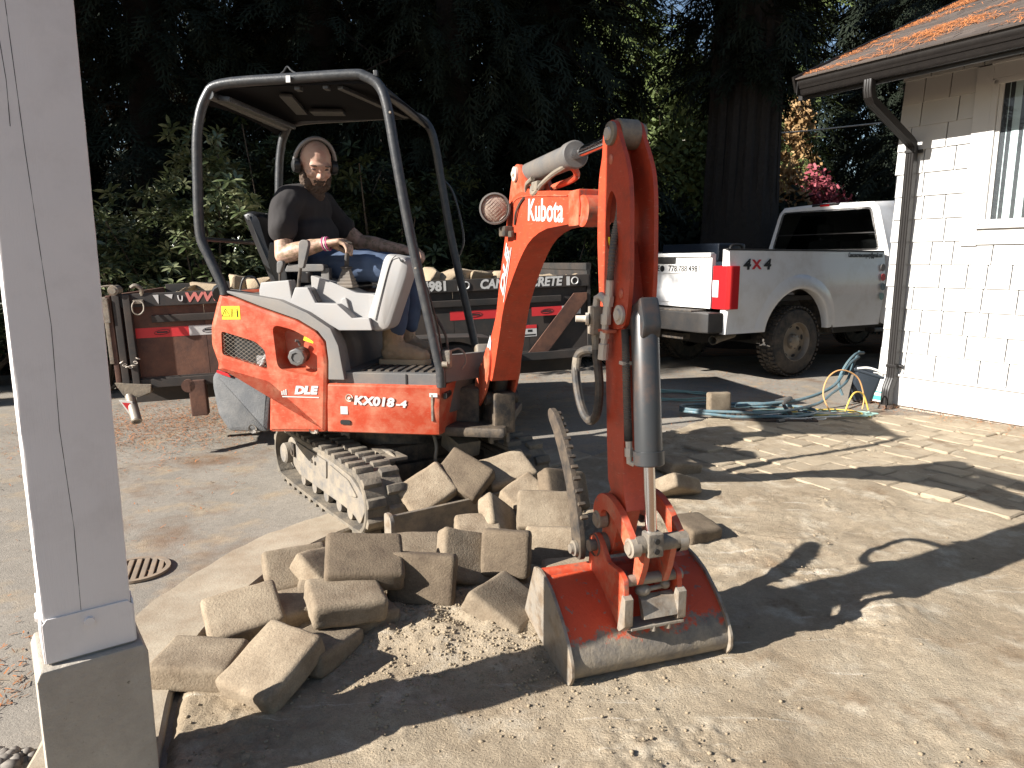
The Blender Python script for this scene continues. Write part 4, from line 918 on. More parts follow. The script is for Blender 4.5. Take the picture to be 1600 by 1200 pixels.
for y0, y1 in ((-.094, -.0795), (.079, .094)):
    b = MB(); b.prism([(v.x, v.z) for v in smooth_path([(-.029, 0, .652), (.002, 0, .792), (.14, 0, .90), (.22, 0, .985), (.27, 0, .95), (.255, 0, .84), (.18, 0, .72), (.07, 0, .63), (.02, 0, .605)], 3, True)], y0, y1, .003); add('boom_foot', b, 'orange_paint', boom, BW)
for y in (-.079, .028):
    LUG = rounded([(.50, 1.56), (.585, 1.80), (.625, 1.885), (.665, 1.912), (.715, 1.905), (.765, 1.865), (.84, 1.78), (.90, 1.75), (.80, 1.60)], .02)
    b = MB(); b.prism(LUG, y, y + .022, .003); lg = add('cylinder_lug', b, 'orange_paint', boom, BW)
b = MB(); b.lathe([(0, .034), (.012, .034), (.014, .026), (.014, 0)], (.675, -.080, 1.865), (0, -1, 0), 18); b.lathe([(.014, .012), (.022, .012), (.023, 0)], (.675, -.080, 1.865), (0, -1, 0), 6); b.cyl((.675, -.07, 1.865), (.675, .06, 1.865), .02); add('pivot_pin', b, 'zinc', boom, BW)
b = MB(); b.box((1.36, -.025, 1.66), (.10, .116, .14), bev=.01); b.cyl((1.43, -.075, 1.645), (1.43, .03, 1.645), .06, n=24); add('boom_tip', b, 'orange_worn', boom, BW)
BS = lambda x, z, y, rot=0: BW @ Matrix.Translation((x, y, z)) @ Matrix.Rotation(R(90), 4, 'X') @ Matrix.Rotation(R(rot), 4, 'Z')
text('maker_lettering', 'Kubota', .135, 'sticker_white', boom, BS(1.05, 1.668, -.0812, -4), .0006, 0, .0025, sx=1.05)
text('dealer_lettering', 'DLE', .085, 'sticker_white', boom, BS(.515, 1.40, -.0845, 66), .0006, .2, .003, sx=1.7)
b = MB(); b.box((.555, -.084, 1.385), (.30, .001, .007), eul(0, -66, 0)); add('dealer_mark', b, 'sticker_white', boom, BW)
b = MB(); b.prism([(.20, .985), (.215, .93), (.255, .95), (.275, 1.02), (.26, 1.055)], -.0845, -.0835); add('sticker', b, 'sticker_white', boom, BW)
b = MB(); b.tube(smooth_path([(.60, -.0815, 1.70), (.64, -.0815, 1.735), (.72, -.0815, 1.752), (.9, -.0815, 1.745), (1.3, -.0815, 1.712)], 5), .0035, 6); add('weld_bead', b, 'orange_worn', boom, BW)
# work lamp on the boom
b = MB(); b.box((.60, -.105, 1.60), (.09, .05, .05), bev=.01); b.box((.66, -.10, 1.585), (.05, .02, .03), bev=.006); lampb = B_('lamp_bracket', b, 'dark_steel', boom)
LD = Vector((.96, -.26, -.10)).normalized(); LC = Vector((.605, -.165, 1.708))
b = MB(); b.lathe([(-.055, 0), (-.05, .03), (-.03, .06), (0, .074), (.018, .076), (.020, .068), (.006, .066)], LC, LD, 28); lh = add('work_lamp', b, 'dark_grey_plastic', boom, BW)
b = MB(); b.lathe([(.006, .067), (.016, .045), (.020, 0)], LC, LD, 28); add('lamp_lens', b, 'lamp_lens', lh, BW)
b = MB(); lu = LD.orthogonal().normalized(); lv = LD.cross(lu)                 # moulded ribs of the lens
for k in range(-4, 5):
    w = .062 * math.sqrt(max(0, 1 - (k / 4.6) ** 2))
    for a_, c_ in ((lu, lv), (lv, lu)): b.tube([LC + LD * (.020 - .0035 * (k / 4) ** 2 - .010 * e * e) + a_ * (.014 * k) + c_ * (w * e) for e in (-1, -.5, 0, .5, 1)], .0011, 4)
add('lens_rib', b, 'lamp_lens', lh, BW)['kind'] = 'stuff'
b = MB(); b.tube(smooth_path([(.67, -.085, 1.63), (.70, -.09, 1.68), (.74, -.086, 1.72), (.80, -.084, 1.745)], 5), .006, 6); add('lamp_cable', b, 'hose_black', lh, BW)
# boom cylinder (behind) and arm cylinder (on top)
def cylinder(name, p0, pm, p1, r, rr, m='cyl_black', parent=ex):
    b = MB(); p0, pm, p1 = Vector(p0), Vector(pm), Vector(p1); d = (p1 - p0).normalized(); L = (pm - p0).length; pm = p0 + d * L
    b.lathe([(0, 0), (0, r * .8), (.02, r), (L - .05, r), (L - .05, r * 1.12), (L - .004, r * 1.12), (L, r * 1.02), (L, rr)], p0, d, 28); o = B_(name, b, m, parent)
    b = MB(); b.cyl(pm - d * .02, p1, rr, n=22); add('piston_rod', b, 'chrome', o, BW); return o
ac = cylinder('arm_cylinder', (.70, -.028, 1.862), (1.27, -.035, 1.905), (1.70, -.04, 1.888), .050, .021, 'dark_grey_plastic')
b = MB(); b.tube(smooth_path([(.86, -.06, 1.80), (.88, -.075, 1.765), (.93, -.08, 1.755), (1.0, -.07, 1.79), (1.1, -.06, 1.82), (1.24, -.055, 1.84)], 5), .012, 8); b.box((.94, -.07, 1.785), (.07, .04, .04), bev=.008); b.tube(smooth_path([(.80, -.07, 1.77), (.84, -.085, 1.80), (.90, -.08, 1.82)], 4), .011, 8); add('hydraulic_fitting', b, 'worn_steel', ac, BW)
b = MB(); b.tube(smooth_path([(1.25, -.05, 1.842), (1.2, .0, 1.80), (.95, .0, 1.78)], 5), .014, 8); add('steel_line', b, 'orange_worn', ac, BW)
cylinder('boom_cylinder', (.12, .01, .72), (.33, -.01, 1.33), (.62, -.01, 1.60), .045, .02, 'cyl_black')
b = MB(); b.box((-.03, -.04, .92), (.09, .09, .10), eul(0, -20, 0), .015); b.tube(smooth_path([(-.03, -.05, .96), (-.05, -.05, .82), (.0, -.04, .7)], 4), .022, 8); B_('hose_bracket', b, 'bare_steel')
# arm
AY0, AY1 = -.092, .014
PL = [(1.690, 1.930), (1.652, 1.915), (1.633, 1.882), (1.629, 1.82), (1.607, 1.739), (1.603, 1.60), (1.610, 1.473), (1.645, 1.243), (1.70, 1.22), (1.80, 1.225), (1.838, 1.26), (1.856, 1.387), (1.850, 1.55), (1.842, 1.668), (1.819, 1.762), (1.752, 1.875), (1.725, 1.918)]
PLs = [(v.x, v.z) for v in smooth_path([(p[0], 0, p[1]) for p in PL], 3, True)]
SL = [(1.706, 1.694), (1.744, 1.66), (1.752, 1.60), (1.75, 1.50), (1.735, 1.478), (1.69, 1.50), (1.668, 1.573), (1.676, 1.65)]
slot = MB().prism([(v.x, v.z) for v in smooth_path([(p[0], 0, p[1]) for p in SL], 3, True)], -.2, .1).mesh('c', smooth=False)
arm = thing('arm', BW, None, None); 
for k in ('label', 'category'):
    if k in arm: del arm[k]
place(arm, BW, ex)
for y in (AY0, AY1 - .016):
    me = boolean(MB().prism(PLs, y, y + .016).mesh('arm_plate', smooth=False), [slot.copy()] if y < -.05 else [], .0025); add('arm_plate', me, 'orange_boom', arm, BW)
b = MB(); loft(b, [[(s0, AY0 + .010, z), (s1, AY0 + .010, z), (s1, AY1 - .010, z), (s0, AY1 - .010, z)] for z, s0, s1 in ((1.52, 1.618, 1.74), (1.30, 1.642, 1.80), (1.05, 1.672, 1.822), (.80, 1.692, 1.826), (.66, 1.708, 1.832), (.58, 1.76, 1.86))])
b._bev(b.bm, .008); add('arm_box', b, 'orange_boom', arm, BW)
b = MB(); b.box((1.66, -.04, 1.74), (.012, .08, .30), eul(0, 3, 0)); add('arm_web', b, 'orange_paint', arm, BW)
b = MB(); b.box((1.72, -.04, 1.30), (.10, .08, .02)); add('arm_web', b, 'orange_paint', arm, BW)
b = MB(); b.cyl((1.70, AY0 - .012, 1.885), (1.70, AY1 + .012, 1.885), .040, n=24, bev=.004); b.cyl((1.70, -.075, 1.885), (1.70, -.002, 1.885), .050, n=28); add('arm_top_boss', b, 'worn_steel', arm, BW)
for s, z in ((1.695, 1.885), (1.80, 1.272)):
    b = MB(); b.lathe([(0, .034), (.010, .034), (.011, .022), (.018, .020), (.019, 0)], (s, AY0 - .001, z), (0, -1, 0), 20); add('pivot_pin', b, 'zinc', arm, BW)
for s, z in ((1.70, 1.80), (1.80, 1.345)):
    b = MB(); b.sph((s, AY0 - .001, z), (.014, .006, .018), u=12, v=8); add('grease_cap', b, 'orange_paint', arm, BW)
warning_sign(arm, BW @ Matrix.Translation((1.655, AY0 + .0075, 1.44)) @ Matrix.Rotation(R(90), 4, 'X') @ Matrix.Rotation(R(86), 4, 'Z'), .20, .055)
# bucket cylinder and its hoses
bc = cylinder('bucket_cylinder', (1.868, -.04, 1.29), (1.895, -.04, .765), (1.955, -.035, .515), .047, .020, 'cyl_black')
b = MB(); b.prism([(1.78, 1.235), (1.83, 1.30), (1.90, 1.34), (1.93, 1.25), (1.92, 1.20), (1.82, 1.2)], -.075, -.005, .012); add('cylinder_head', b, 'cyl_black', bc, BW)
def ribbed(path, r, n=90):
    pts = smooth_path(path, 40); rs = [r * (1.1 if k % 2 else .92) for k in range(len(pts))]; st = max(1, len(pts) // n)
    b = MB(); b.tube(pts[::st], [r * (1.12 if k % 2 else .9) for k in range(len(pts[::st]))], 10); return b
b = ribbed([(1.72, -.065, 1.68), (1.738, -.075, 1.62), (1.748, -.092, 1.56), (1.760, -.108, 1.50), (1.756, -.112, 1.42), (1.752, -.112, 1.385)], .0125, 64); h1 = B_('hydraulic_hose', b, 'hose_sleeve', arm)
b = MB(); b.tube([(1.752, -.112, 1.39), (1.748, -.112, 1.33)], .014, 10); b.tube([(1.747, -.112, 1.335), (1.742, -.114, 1.30)], .019, 6); b.tube([(1.742, -.114, 1.305), (1.735, -.116, 1.25)], .015, 10); b.tube([(1.735, -.116, 1.27), (1.733, -.116, 1.235)], .019, 6); b.tube([(1.733, -.116, 1.24), (1.726, -.118, 1.155)], .013, 10); b.tube([(1.73, -.117, 1.21), (1.728, -.118, 1.185)], .018, 6); b.tube([(1.727, -.118, 1.165), (1.722, -.119, 1.11)], .019, 10); add('hose_coupling', b, 'zinc', h1, BW)
b = MB(); b.box((1.675, -.125, 1.245), (.05, .045, .10), bev=.004); vb = add('valve_block', b, 'bare_steel', h1, BW)
b = MB(); b.cyl((1.655, -.15, 1.25), (1.64, -.19, 1.25), .012, n=12); b.cyl((1.66, -.147, 1.25), (1.655, -.158, 1.25), .022, n=16); b.tube([(1.675, -.125, 1.29), (1.68, -.125, 1.325), (1.70, -.12, 1.335), (1.735, -.116, 1.315)], .014, 10); add('valve_handle', b, 'zinc', vb, BW)
b = MB(); b.box((1.735, -.11, 1.212), (.07, .04, .012), bev=.003); add('hose_clamp', b, 'orange_paint', h1, BW)
b = MB(); b.tube(smooth_path([(1.675, -.125, 1.20), (1.685, -.125, 1.12), (1.705, -.122, 1.02), (1.695, -.122, .92), (1.655, -.125, .872), (1.60, -.13, .885), (1.545, -.13, .95), (1.515, -.13, 1.04), (1.515, -.12, 1.10), (1.56, -.10, 1.125), (1.66, -.08, 1.13)], 8), .0165, 10); B_('hydraulic_hose', b, 'hose_black', arm)
for q_ in ([(1.675, -.125, 1.205), (1.682, -.125, 1.14)], [(1.514, -.13, 1.03), (1.513, -.125, 1.09)]): add('hose_coupling', MB().tube(q_, .0172, 10), 'worn_steel', h1, BW)
b = ribbed([(1.825, -.088, 1.225), (1.835, -.088, 1.15), (1.845, -.085, 1.0), (1.855, -.082, .88), (1.858, -.08, .84)], .0135, 84); h3 = B_('hydraulic_hose', b, 'hose_sleeve', arm)
b = MB(); b.tube([(1.858, -.08, .845), (1.862, -.079, .80)], .012, 8); b.tube([(1.860, -.079, .815), (1.863, -.079, .785)], .016, 6); b.tube([(1.863, -.079, .79), (1.865, -.079, .765), (1.875, -.065, .76)], .011, 8); add('hose_coupling', b, 'zinc', h3, BW); b = MB(); b.box((1.835, -.088, 1.11), (.03, .034, .012)); add('hose_clamp', b, 'zinc', h3, BW)
# bucket linkage
b = MB(); b.cyl((1.955, -.10, .497), (1.955, .10, .497), .030, n=22); b.box((1.965, -.035, .50), (.055, .06, .085), bev=.008); B_('link_pin', b, 'worn_steel', arm)
b = MB()
for z in (.518, .482): b.cyl((1.994, -.035, z), (1.999, -.035, z), .010, n=14)
add('bolt_hole', b, 'sticker_black', arm, BW)
for y, nm in ((-.105, 'near'), (.082, 'far')):
    arc = [(1.70, .50), (1.70, .55), (1.735, .585), (1.79, .590), (1.86, .565), (1.925, .515), (1.955, .485)]
    c_ = smooth_path([(p[0], 0, p[1]) for p in arc], 5); out, inn_ = [], []
    for i, p in enumerate(c_):
        t_ = (c_[min(i + 1, len(c_) - 1)] - c_[max(i - 1, 0)]).normalized(); nn = Vector((-t_.z, 0, t_.x)); w = .030
        out.append((p.x + nn.x * w, p.z + nn.z * w)); inn_.append((p.x - nn.x * w, p.z - nn.z * w))
    b = MB(); b.prism(out + inn_[::-1], y - .013, y + .013, .003); lk = B_('link', b, 'orange_worn', arm)
    for s, z in ((1.70, .505), (1.955, .49)):
        b = MB(); b.lathe([(-.018, .034), (.014, .034), (.016, .024), (.022, .022), (.023, 0)], (s, y, z), (0, -1 if y < 0 else 1, 0), 20); add('link_boss', b, 'bare_steel', lk, BW)
b = MB(); b.lathe([(-.10, .042), (.10, .042)], (1.70, -.03, .405), (0, 1, 0), 22); b.cyl((1.70, -.15, .405), (1.70, .09, .405), .022); B_('bucket_pin', b, 'worn_steel', arm)
b = MB(); b.prism(rounded([(1.70, .60), (1.78, .66), (1.83, .62), (1.76, .40), (1.72, .36), (1.67, .38), (1.665, .43)], .02), AY0 + .012, AY1 - .012, .004); B_('arm_nose', b, 'orange_worn', arm)
# bucket link down to the bucket ears
b = MB()
for y in (-.055, .045): b.prism(rounded([(1.93, .515), (1.98, .50), (1.955, .40), (1.925, .33), (1.885, .33), (1.90, .43)], .015), y - .012, y + .012, .003)
B_('bucket_link', b, 'orange_worn', arm)
b = MB(); b.cyl((1.905, -.10, .345), (1.905, .12, .345), .020, n=18); B_('bucket_pin', b, 'bare_steel', arm)
# thumb: dark steel bar folded up behind the bucket
TH = [(1.60, .340), (1.66, .335), (1.675, .375), (1.655, .46), (1.60, .60), (1.53, .72), (1.44, .82), (1.37, .862), (1.335, .855), (1.335, .82), (1.40, .76), (1.50, .63), (1.56, .50), (1.585, .40)]
b = MB(); b.prism([(v.x, v.z) for v in smooth_path([(p[0], 0, p[1]) for p in TH], 3, True)], -.170, -.148, .003); th = B_('thumb', b, 'dark_steel')
b = MB()
for k in range(12):
    f = k / 11; p = Vector((1.645 - .27 * f, 0, .50 + .345 * f + .05 * math.sin(f * 3.1))); b.box((p.x + .012, -.150, p.z), (.014, .03, .014), eul(0, -50, 0), .003)
add('thumb_tooth', b, 'dark_steel', th, BW)['kind'] = 'stuff'
b = MB(); b.lathe([(0, .030), (.012, .030), (.014, .02), (.026, .018), (.027, 0)], (1.632, -.171, .372), (0, -1, 0), 20); add('pivot_pin', b, 'worn_steel', th, BW)
# bucket
bk = thing('bucket', BW, None, None)
for k in ('label', 'category'):
    if k in bk: del bk[k]
place(bk, BW, ex)
BP = [(1.60, .285), (1.65, .292), (1.70, .285), (1.76, .262), (1.84, .205), (1.90, .145), (1.935, .09), (1.938, .05), (1.915, .016), (1.87, .0), (1.75, -.004), (1.50, -.004)]
bp = smooth_path([(p[0], 0, p[1]) for p in BP], 4); out = [(p.x, p.z) for p in bp]; inn_ = []
for i, p in enumerate(bp):
    t_ = (bp[min(i + 1, len(bp) - 1)] - bp[max(i - 1, 0)]).normalized(); inn_.append((p.x + t_.z * .010, p.z - t_.x * .010))
b = MB(); b.prism(out + inn_[::-1], -.315, .315); add('shell', b, 'bucket_paint', bk, BW, ang=50)
b = MB(); b.prism([(1.87, .015), (1.46, .002), (1.46, -.012), (1.87, -.014), (1.93, .0)], -.318, .318, .002); add('cutting_edge', b, 'bare_steel', bk, BW)
SP = rounded([(1.585, .30), (1.64, .312), (1.70, .300), (1.765, .275), (1.85, .215), (1.915, .15), (1.953, .09), (1.955, .04), (1.93, .004), (1.87, -.014), (1.46, -.014), (1.45, .0)], .01, 2)
for y in (-.325, .315):
    b = MB(); b.prism(SP, y, y + .012, .002); sp_ = add('side_plate', b, 'bare_steel', bk, BW)
b = MB(); b.cyl((1.635, -.315, .275), (1.635, .315, .275), .034, n=24); add('top_tube', b, 'orange_worn', bk, BW)
for y in (-.112, .10):
    b = MB(); EAR = rounded([(1.655, .43), (1.70, .455), (1.745, .43), (1.80, .375), (1.89, .38), (1.93, .36), (1.935, .31), (1.945, .275), (1.90, .17), (1.84, .205), (1.70, .28), (1.64, .29)], .015)
    b.prism(EAR, y - .010, y + .010, .003); add('ear_plate', b, 'orange_worn', bk, BW)
    b = MB(); b.prism([(1.93, .31), (1.955, .30), (1.955, .20), (1.915, .165), (1.90, .17)], y - .017, y + .017, .003); add('ear_pad', b, 'bare_steel', bk, BW)
b = MB(); b.prism([(1.90, .285), (1.925, .275), (1.955, .215), (1.93, .205)], -.05, .09, .003); add('coupler_plate', b, 'bare_steel', bk, BW)
b = MB(); b.prism([(1.885, .195), (1.955, .19), (1.955, .18), (1.885, .183)], -.10, .11, .002)
for y in (-.01, .05): b.cyl((1.945, y, .186), (1.945, y, .166), .011, n=8)
b.sph((1.90, -.03, .30), (.025, .03, .022)); b.cyl((1.90, -.02, .30), (1.90, .06, .305), .009); b.sph((1.90, .06, .31), (.018, .02, .018)); add('coupler_bolt', b, 'bare_steel', bk, BW)
# ================================================================== LOOSE PAVERS
PVM = [paver_mesh(.28, .21, .096, .021, 1), paver_mesh(.285, .24, .096, .022, 2), paver_mesh(.22, .21, .096, .021, 3), paver_mesh(.32, .26, .096, .022, 4)]
GRP = 'loose pavers dug out and piled before the excavator'
LOOSE = [  # mesh, damp, (x, y, z), rx, ry, rz, label
 (3, 1, (-.615, 2.82, .225), 20, 6, 14, 'dark topped paver lying highest on the left heap of loose pavers'),
 (1, 0, (-.65, 2.62, .150), 5, 4, 24, 'pale paver stacked flat just under the dark topped one'),
 (0, 0, (-.615, 2.66, .060), -4, 5, 32, 'sandy paver at the bottom of the left stack of pavers'),
 (0, 0, (-1.045, 2.60, .095), 26, -6, 28, 'paver tilted up against another, left of the paver stack'),
 (2, 0, (-.885, 2.74, .050), 4, 3, 40, 'small paver half hidden behind the tilted one on the left'),
 (0, 0, (-1.095, 2.315, .062), 2, 2, -2, 'flat paver nearest the concrete pier'),
 (1, 0, (-.815, 2.245, .095), 3, -22, 62, 'leaning paver in the foreground half in the post shadow'),
 (0, 0, (-.705, 2.43, .055), 0, 8, 70, 'paver propping the leaning one in the foreground'),
 (0, 0, (-.965, 3.03, .085), 38, 0, 28, 'sandy paver slanting on the concrete edging'),
 (2, 0, (-.83, 2.98, .105), 30, 10, 60, 'short paver wedged behind the left paver stack'),
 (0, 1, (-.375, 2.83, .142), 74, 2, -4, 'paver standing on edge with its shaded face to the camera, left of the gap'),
 (2, 0, (-.43, 3.16, .115), 20, 6, 20, 'small pale paver poking up before the dozer blade'),
 (1, 0, (-.20, 3.06, .130), 58, 18, 24, 'tan paver leaning in the middle of the heap'),
 (2, 1, (-.025, 3.05, .160), 76, 0, -10, 'dark square paver standing on edge in the middle of the heap'),
 (2, 0, (-.165, 3.33, .150), 14, 0, 10, 'small paver lying flat right behind the middle of the heap'),
 (0, 0, (-.05, 3.47, .145), 40, 40, 35, 'paver with one corner pointing up, just before the blade'),
 (0, 0, (.165, 3.43, .215), 44, 0, -4, 'clean pale paver facing the camera, upper right of the heap'),
 (0, 0, (.205, 3.27, .090), 72, 0, -6, 'paver under the clean pale one, beside the thumb'),
 (0, 0, (-.46, 3.70, .235), 46, -26, 30, 'big tan paver leaning on the blade from behind, at its left end'),
 (0, 1, (-.26, 3.78, .300), 44, 22, -26, 'dark faced paver resting highest behind the blade'),
 (1, 0, (-.03, 3.93, .275), 24, -10, 24, 'tan paver lying behind the right part of the blade'),
 (0, 1, (.275, 3.68, .250), 58, 14, 34, 'dark paver leaning behind the thumb'),
 (2, 0, (.075, 3.66, .215), 34, -20, 40, 'little pale paver on the blade edge'),
 (3, 0, (-.02, 2.74, .060), 26, 6, 64, 'broad slab of a paver lying next to the bucket'),
 (0, 0, (.285, 3.02, .060), 6, 0, 8, 'paver lying flat behind the bucket'),
 (0, 0, (1.005, 4.25, .085), -30, 20, 40, 'leaning paver on the sand just right of the arm'),
 (0, 0, (1.13, 4.75, .075), 4, 10, 30, 'paver lying behind the leaning one, right of the arm'),
 (2, 1, (.965, 3.62, .055), 8, 4, 28, 'lone dark paver on the sand right of the bucket linkage'),
 (2, 0, (1.985, 6.76, .118), 86, 0, 10, 'paver stood upright within the hose coil'),
 (0, 0, (-.78, 2.90, .055), 3, 2, 10, 'paver buried low in the back of the left heap'),
]
for k, dm, p, rx, ry, rz, lab in LOOSE:
    me = PVM[k] if not dm else None
    if dm:
        if ('d', k) not in RS: RS[('d', k)] = PVM[k].copy(); RS[('d', k)].materials.clear()
        me = RS[('d', k)]
    tag(add('loose_paver', me, 'paver_damp' if dm else 'paver', None, Matrix.Translation(p) @ eul(rx, ry, rz)), lab, 'paver', GRP)
# ================================================================== HOSES BY THE HOUSE
def hose(name, pts, r, m, label, cat, n=8):
    b = MB(); b.tube(smooth_path(pts, 8), r, n); return tag(add(name, b, m), label, cat)
def loops(cx, cy, rx, ry, turns, seed, r, z0=.02, dz=.012, jit=.06, rot=0):
    g = random.Random(seed); out = []
    for k in range(int(turns * 14)):
        a = 2 * math.pi * k / 14; j = 1 + g.uniform(-jit, jit); x, y = rx * j * math.cos(a), ry * j * math.sin(a); c, s = math.cos(rot), math.sin(rot)
        out.append((cx + x * c - y * s, cy + x * s + y * c, z0 + dz * (k / 14) + g.uniform(0, r)))
    return out
hose('hose', loops(2.25, 6.72, .62, .27, 1.9, 3, .017, .022, .03, .03, -.1) + [(2.9, 6.75, .10), (3.2, 7.05, .16), (3.5, 7.4, .22), (3.72, 7.75, .34), (3.95, 8.1, .45)], .014, 'hose_blue', 'long blue hose coiled on the sand and looping up to the house corner', 'hose')
hose('hose', [(3.9, 8.0, .40), (3.6, 7.6, .36), (3.3, 7.25, .20), (2.9, 6.98, .12), (2.5, 6.88, .09), (2.2, 6.92, .06)], .016, 'hose_blue', 'thick grey blue hose running back from the house corner', 'hose')
hose('hose', [(2.95, 7.45, .03), (2.7, 7.2, .05), (2.75, 6.95, .13), (2.62, 6.78, .10), (2.6, 6.5, .03), (2.42, 6.38, .025)], .018, 'hose_dark', 'dark thick hose crossing over the blue coil', 'hose')
hose('hose', [(3.9, 7.9, .46), (3.68, 7.62, .48), (3.50, 7.45, .38), (3.42, 7.40, .22), (3.46, 7.38, .08)], .015, 'hose_blue', 'blue hose end arched over the dark bin', 'hose')
hose('rope', [(3.05, 6.70, .02), (2.98, 6.75, .20), (3.05, 6.82, .36), (3.20, 6.88, .42), (3.38, 6.92, .34), (3.46, 6.93, .15), (3.44, 6.9, .03)], .007, 'rope_orange', 'orange cord standing up in a wide loop', 'cord')
hose('rope', [(3.20, 6.75, .02), (3.25, 6.78, .14), (3.32, 6.82, .21), (3.42, 6.86, .18), (3.48, 6.86, .03)], .008, 'rope_yellow', 'yellow cord in a small loop beside the bin', 'cord')
hose('cable', loops(2.95, 6.72, .52, .13, 3.2, 8, .006, .015, .008, .25, -.12), .0065, 'cable_green', 'tangled pale green cable on the sand', 'cable', 6)
hose('cable', loops(2.75, 6.60, .42, .12, 2.3, 12, .006, .015, .01, .3, .1), .006, 'cable_white', 'thin whitish cable tangled among the hoses', 'cable', 6)
hose('cable', loops(3.0, 6.70, .30, .12, 1.7, 15, .006, .02, .02, .3, -.3), .006, 'rope_yellow', 'thin yellow cord lying loosely in the tangle', 'cord', 6)
hose('cable', loops(1.72, 7.75, .55, .26, 4.5, 21, .006, -.004, .005, .2, -.15), .006, 'cable_green', 'coil of grey green cable lying in the truck shadow', 'cable', 6)
t = thing('bin', frame(3.70, 7.50, 0, -30) @ eul(0, 14, 0), 'dark blue plastic bin tucked behind the house corner', 'bin')
b = MB(); loft(b, [[(x * k, y * k, z) for x, y in rounded([(-.13, -.10), (.13, -.10), (.13, .10), (-.13, .10)], .04)] for z, k in ((0, .85), (.22, 1.), (.31, 1.05))]); add('body', b, 'bin_plastic', t)
b = MB(); b.box((0, 0, .32), (.30, .24, .03), bev=.01); add('lid', b, 'bin_plastic', t); b = MB(); b.tube(smooth_path([(-.12, -.13, .34), (-.02, -.14, .38), (.1, -.13, .37), (.13, -.1, .32)], 5), .011, 8); add('handle', b, 'cable_white', t)
# ================================================================== DUMP TRAILER
TRW = frame(-2.92, 5.35, 0, 14.2, 2.1)
tl = thing('dump_trailer', TRW, 'dark steel dump trailer loaded with rubble behind the excavator', 'trailer')
def T_(name, b, m, parent=tl, **k): return add(name, b, m, parent, TRW, **k)
TL, TWD = 3.74, 1.86
for x0, x1, m in ((.05, .62, 'trailer_rust'), (.62, 1.25, 'trailer_rust'), (1.25, 1.9, 'trailer_black'), (1.9, 2.55, 'trailer_black'), (2.55, 3.2, 'trailer_black'), (3.2, TL, 'trailer_black')):
    b = MB(); b.box(((x0 + x1) / 2, .022, .84), (x1 - x0 - .003, .012, .66)); T_('side_panel', b, m)
    b = MB(); b.box((x1 - .035, .006, .80), (.055, .03, .52), bev=.004)
b = MB(); b.box((TL / 2, .015, 1.165), (TL, .055, .10), bev=.006); T_('top_rail', b, 'trailer_black')
b = MB(); b.box((TL / 2, .012, 1.02), (TL - .5, .03, .055), eul(3, 0, 0), .006); T_('side_rib', b, 'trailer_black')
b = MB(); b.box((TL / 2, .005, .535), (TL, .05, .07), bev=.006); T_('bottom_rail', b, 'trailer_black')
b = MB(); b.box((TL / 2, TWD, .84), (TL, .03, .68)); b.box((TL / 2, TWD, 1.19), (TL, .06, .10), bev=.006); T_('far_side', b, 'trailer_black')
b = MB(); b.box((TL, TWD / 2, .90), (.03, TWD, .82)); b.box((TL, TWD / 2, 1.28), (.05, TWD, .06), bev=.006); T_('front_wall', b, 'trailer_black')
b = MB(); b.box((TL / 2, TWD / 2, .56), (TL, TWD, .04)); T_('floor', b, 'trailer_black')
b = MB(); b.box((TL / 2, .35, .42), (TL, .08, .16)); b.box((TL / 2, 1.5, .42), (TL, .08, .16)); T_('chassis', b, 'trailer_black')
b = MB(); b.prism([(3.12, .50), (3.30, .50), (3.72, 1.0), (3.72, 1.06), (3.60, 1.06)], -.012, .0, .003); T_('front_brace', b, 'trailer_rust')
for x in (.03, .10):
    b = MB(); b.box((x, .0, .85), (.05, .07, .72), bev=.006); T_('corner_post', b, 'trailer_black')
b = MB(); b.box((-.03, TWD / 2, .86), (.04, TWD, .70), bev=.01); T_('tail_gate', b, 'trailer_rust')
b = MB(); b.box((-.055, .02, .95), (.03, .05, .5), bev=.005); b.box((-.045, -.03, 1.1), (.05, .03, .18), bev=.006); T_('gate_hinge', b, 'bare_steel')
b = MB(); b.cyl((.02, .10, 1.245), (.02, -.03, 1.245), .038, n=20, bev=.006); b.cyl((.02, -.03, 1.245), (.02, -.05, 1.245), .024, n=16); T_('gate_pin', b, 'bare_steel')
b = MB(); b.tube(smooth_path([(-.12, .0, 1.25), (-.06, -.01, 1.275), (.02, -.01, 1.28), (.04, 0, 1.26)], 4), .007, 6); T_('gate_rod', b, 'bare_steel')
b = MB(); b.tube(smooth_path([(.14, -.01, 1.26), (.17, -.015, 1.275), (.205, -.01, 1.25), (.205, 0, 1.20)], 4), .016, 8); T_('tarp_hook', b, 'worn_steel')
b = MB(); b.tube(smooth_path([(.16, -.03, 1.16), (.14, -.045, 1.13), (.145, -.05, 1.08), (.18, -.05, 1.06), (.215, -.05, 1.09), (.215, -.04, 1.14), (.19, -.03, 1.16)], 4, True), .006, 6, closed=True); b.box((.18, -.02, 1.155), (.07, .03, .03), bev=.005); T_('tie_ring', b, 'worn_steel')
g = random.Random(2)
for k in range(7):
    f = k / 6; c = Vector((.02 + .115 * f, -.05, .715 - .05 * math.sin(math.pi * f) + .02 * f)); b = MB()
    M_ = Matrix.Translation(c) @ eul(90 if k % 2 else 0, -30 + 60 * f, 0); pts = [M_ @ Vector((.014 * math.cos(a), .008 * math.sin(a), 0)) for a in np.linspace(0, 6.28, 10)[:-1]]; b.tube(pts, .0038, 5, closed=True); T_('chain_link', b, 'zinc')
b = MB(); b.prism([(-.05, .56), (.20, .53), (.19, .47), (.10, .44), (.0, .46)], -.04, -.01, .004); T_('rear_bracket', b, 'worn_steel')
b = MB(); b.lathe([(-.09, .03), (0, .032), (0, .022), (-.08, .02)], (.155, -.015, .478), (0, -1, 0), 16); T_('bracket_tube', b, 'worn_steel')
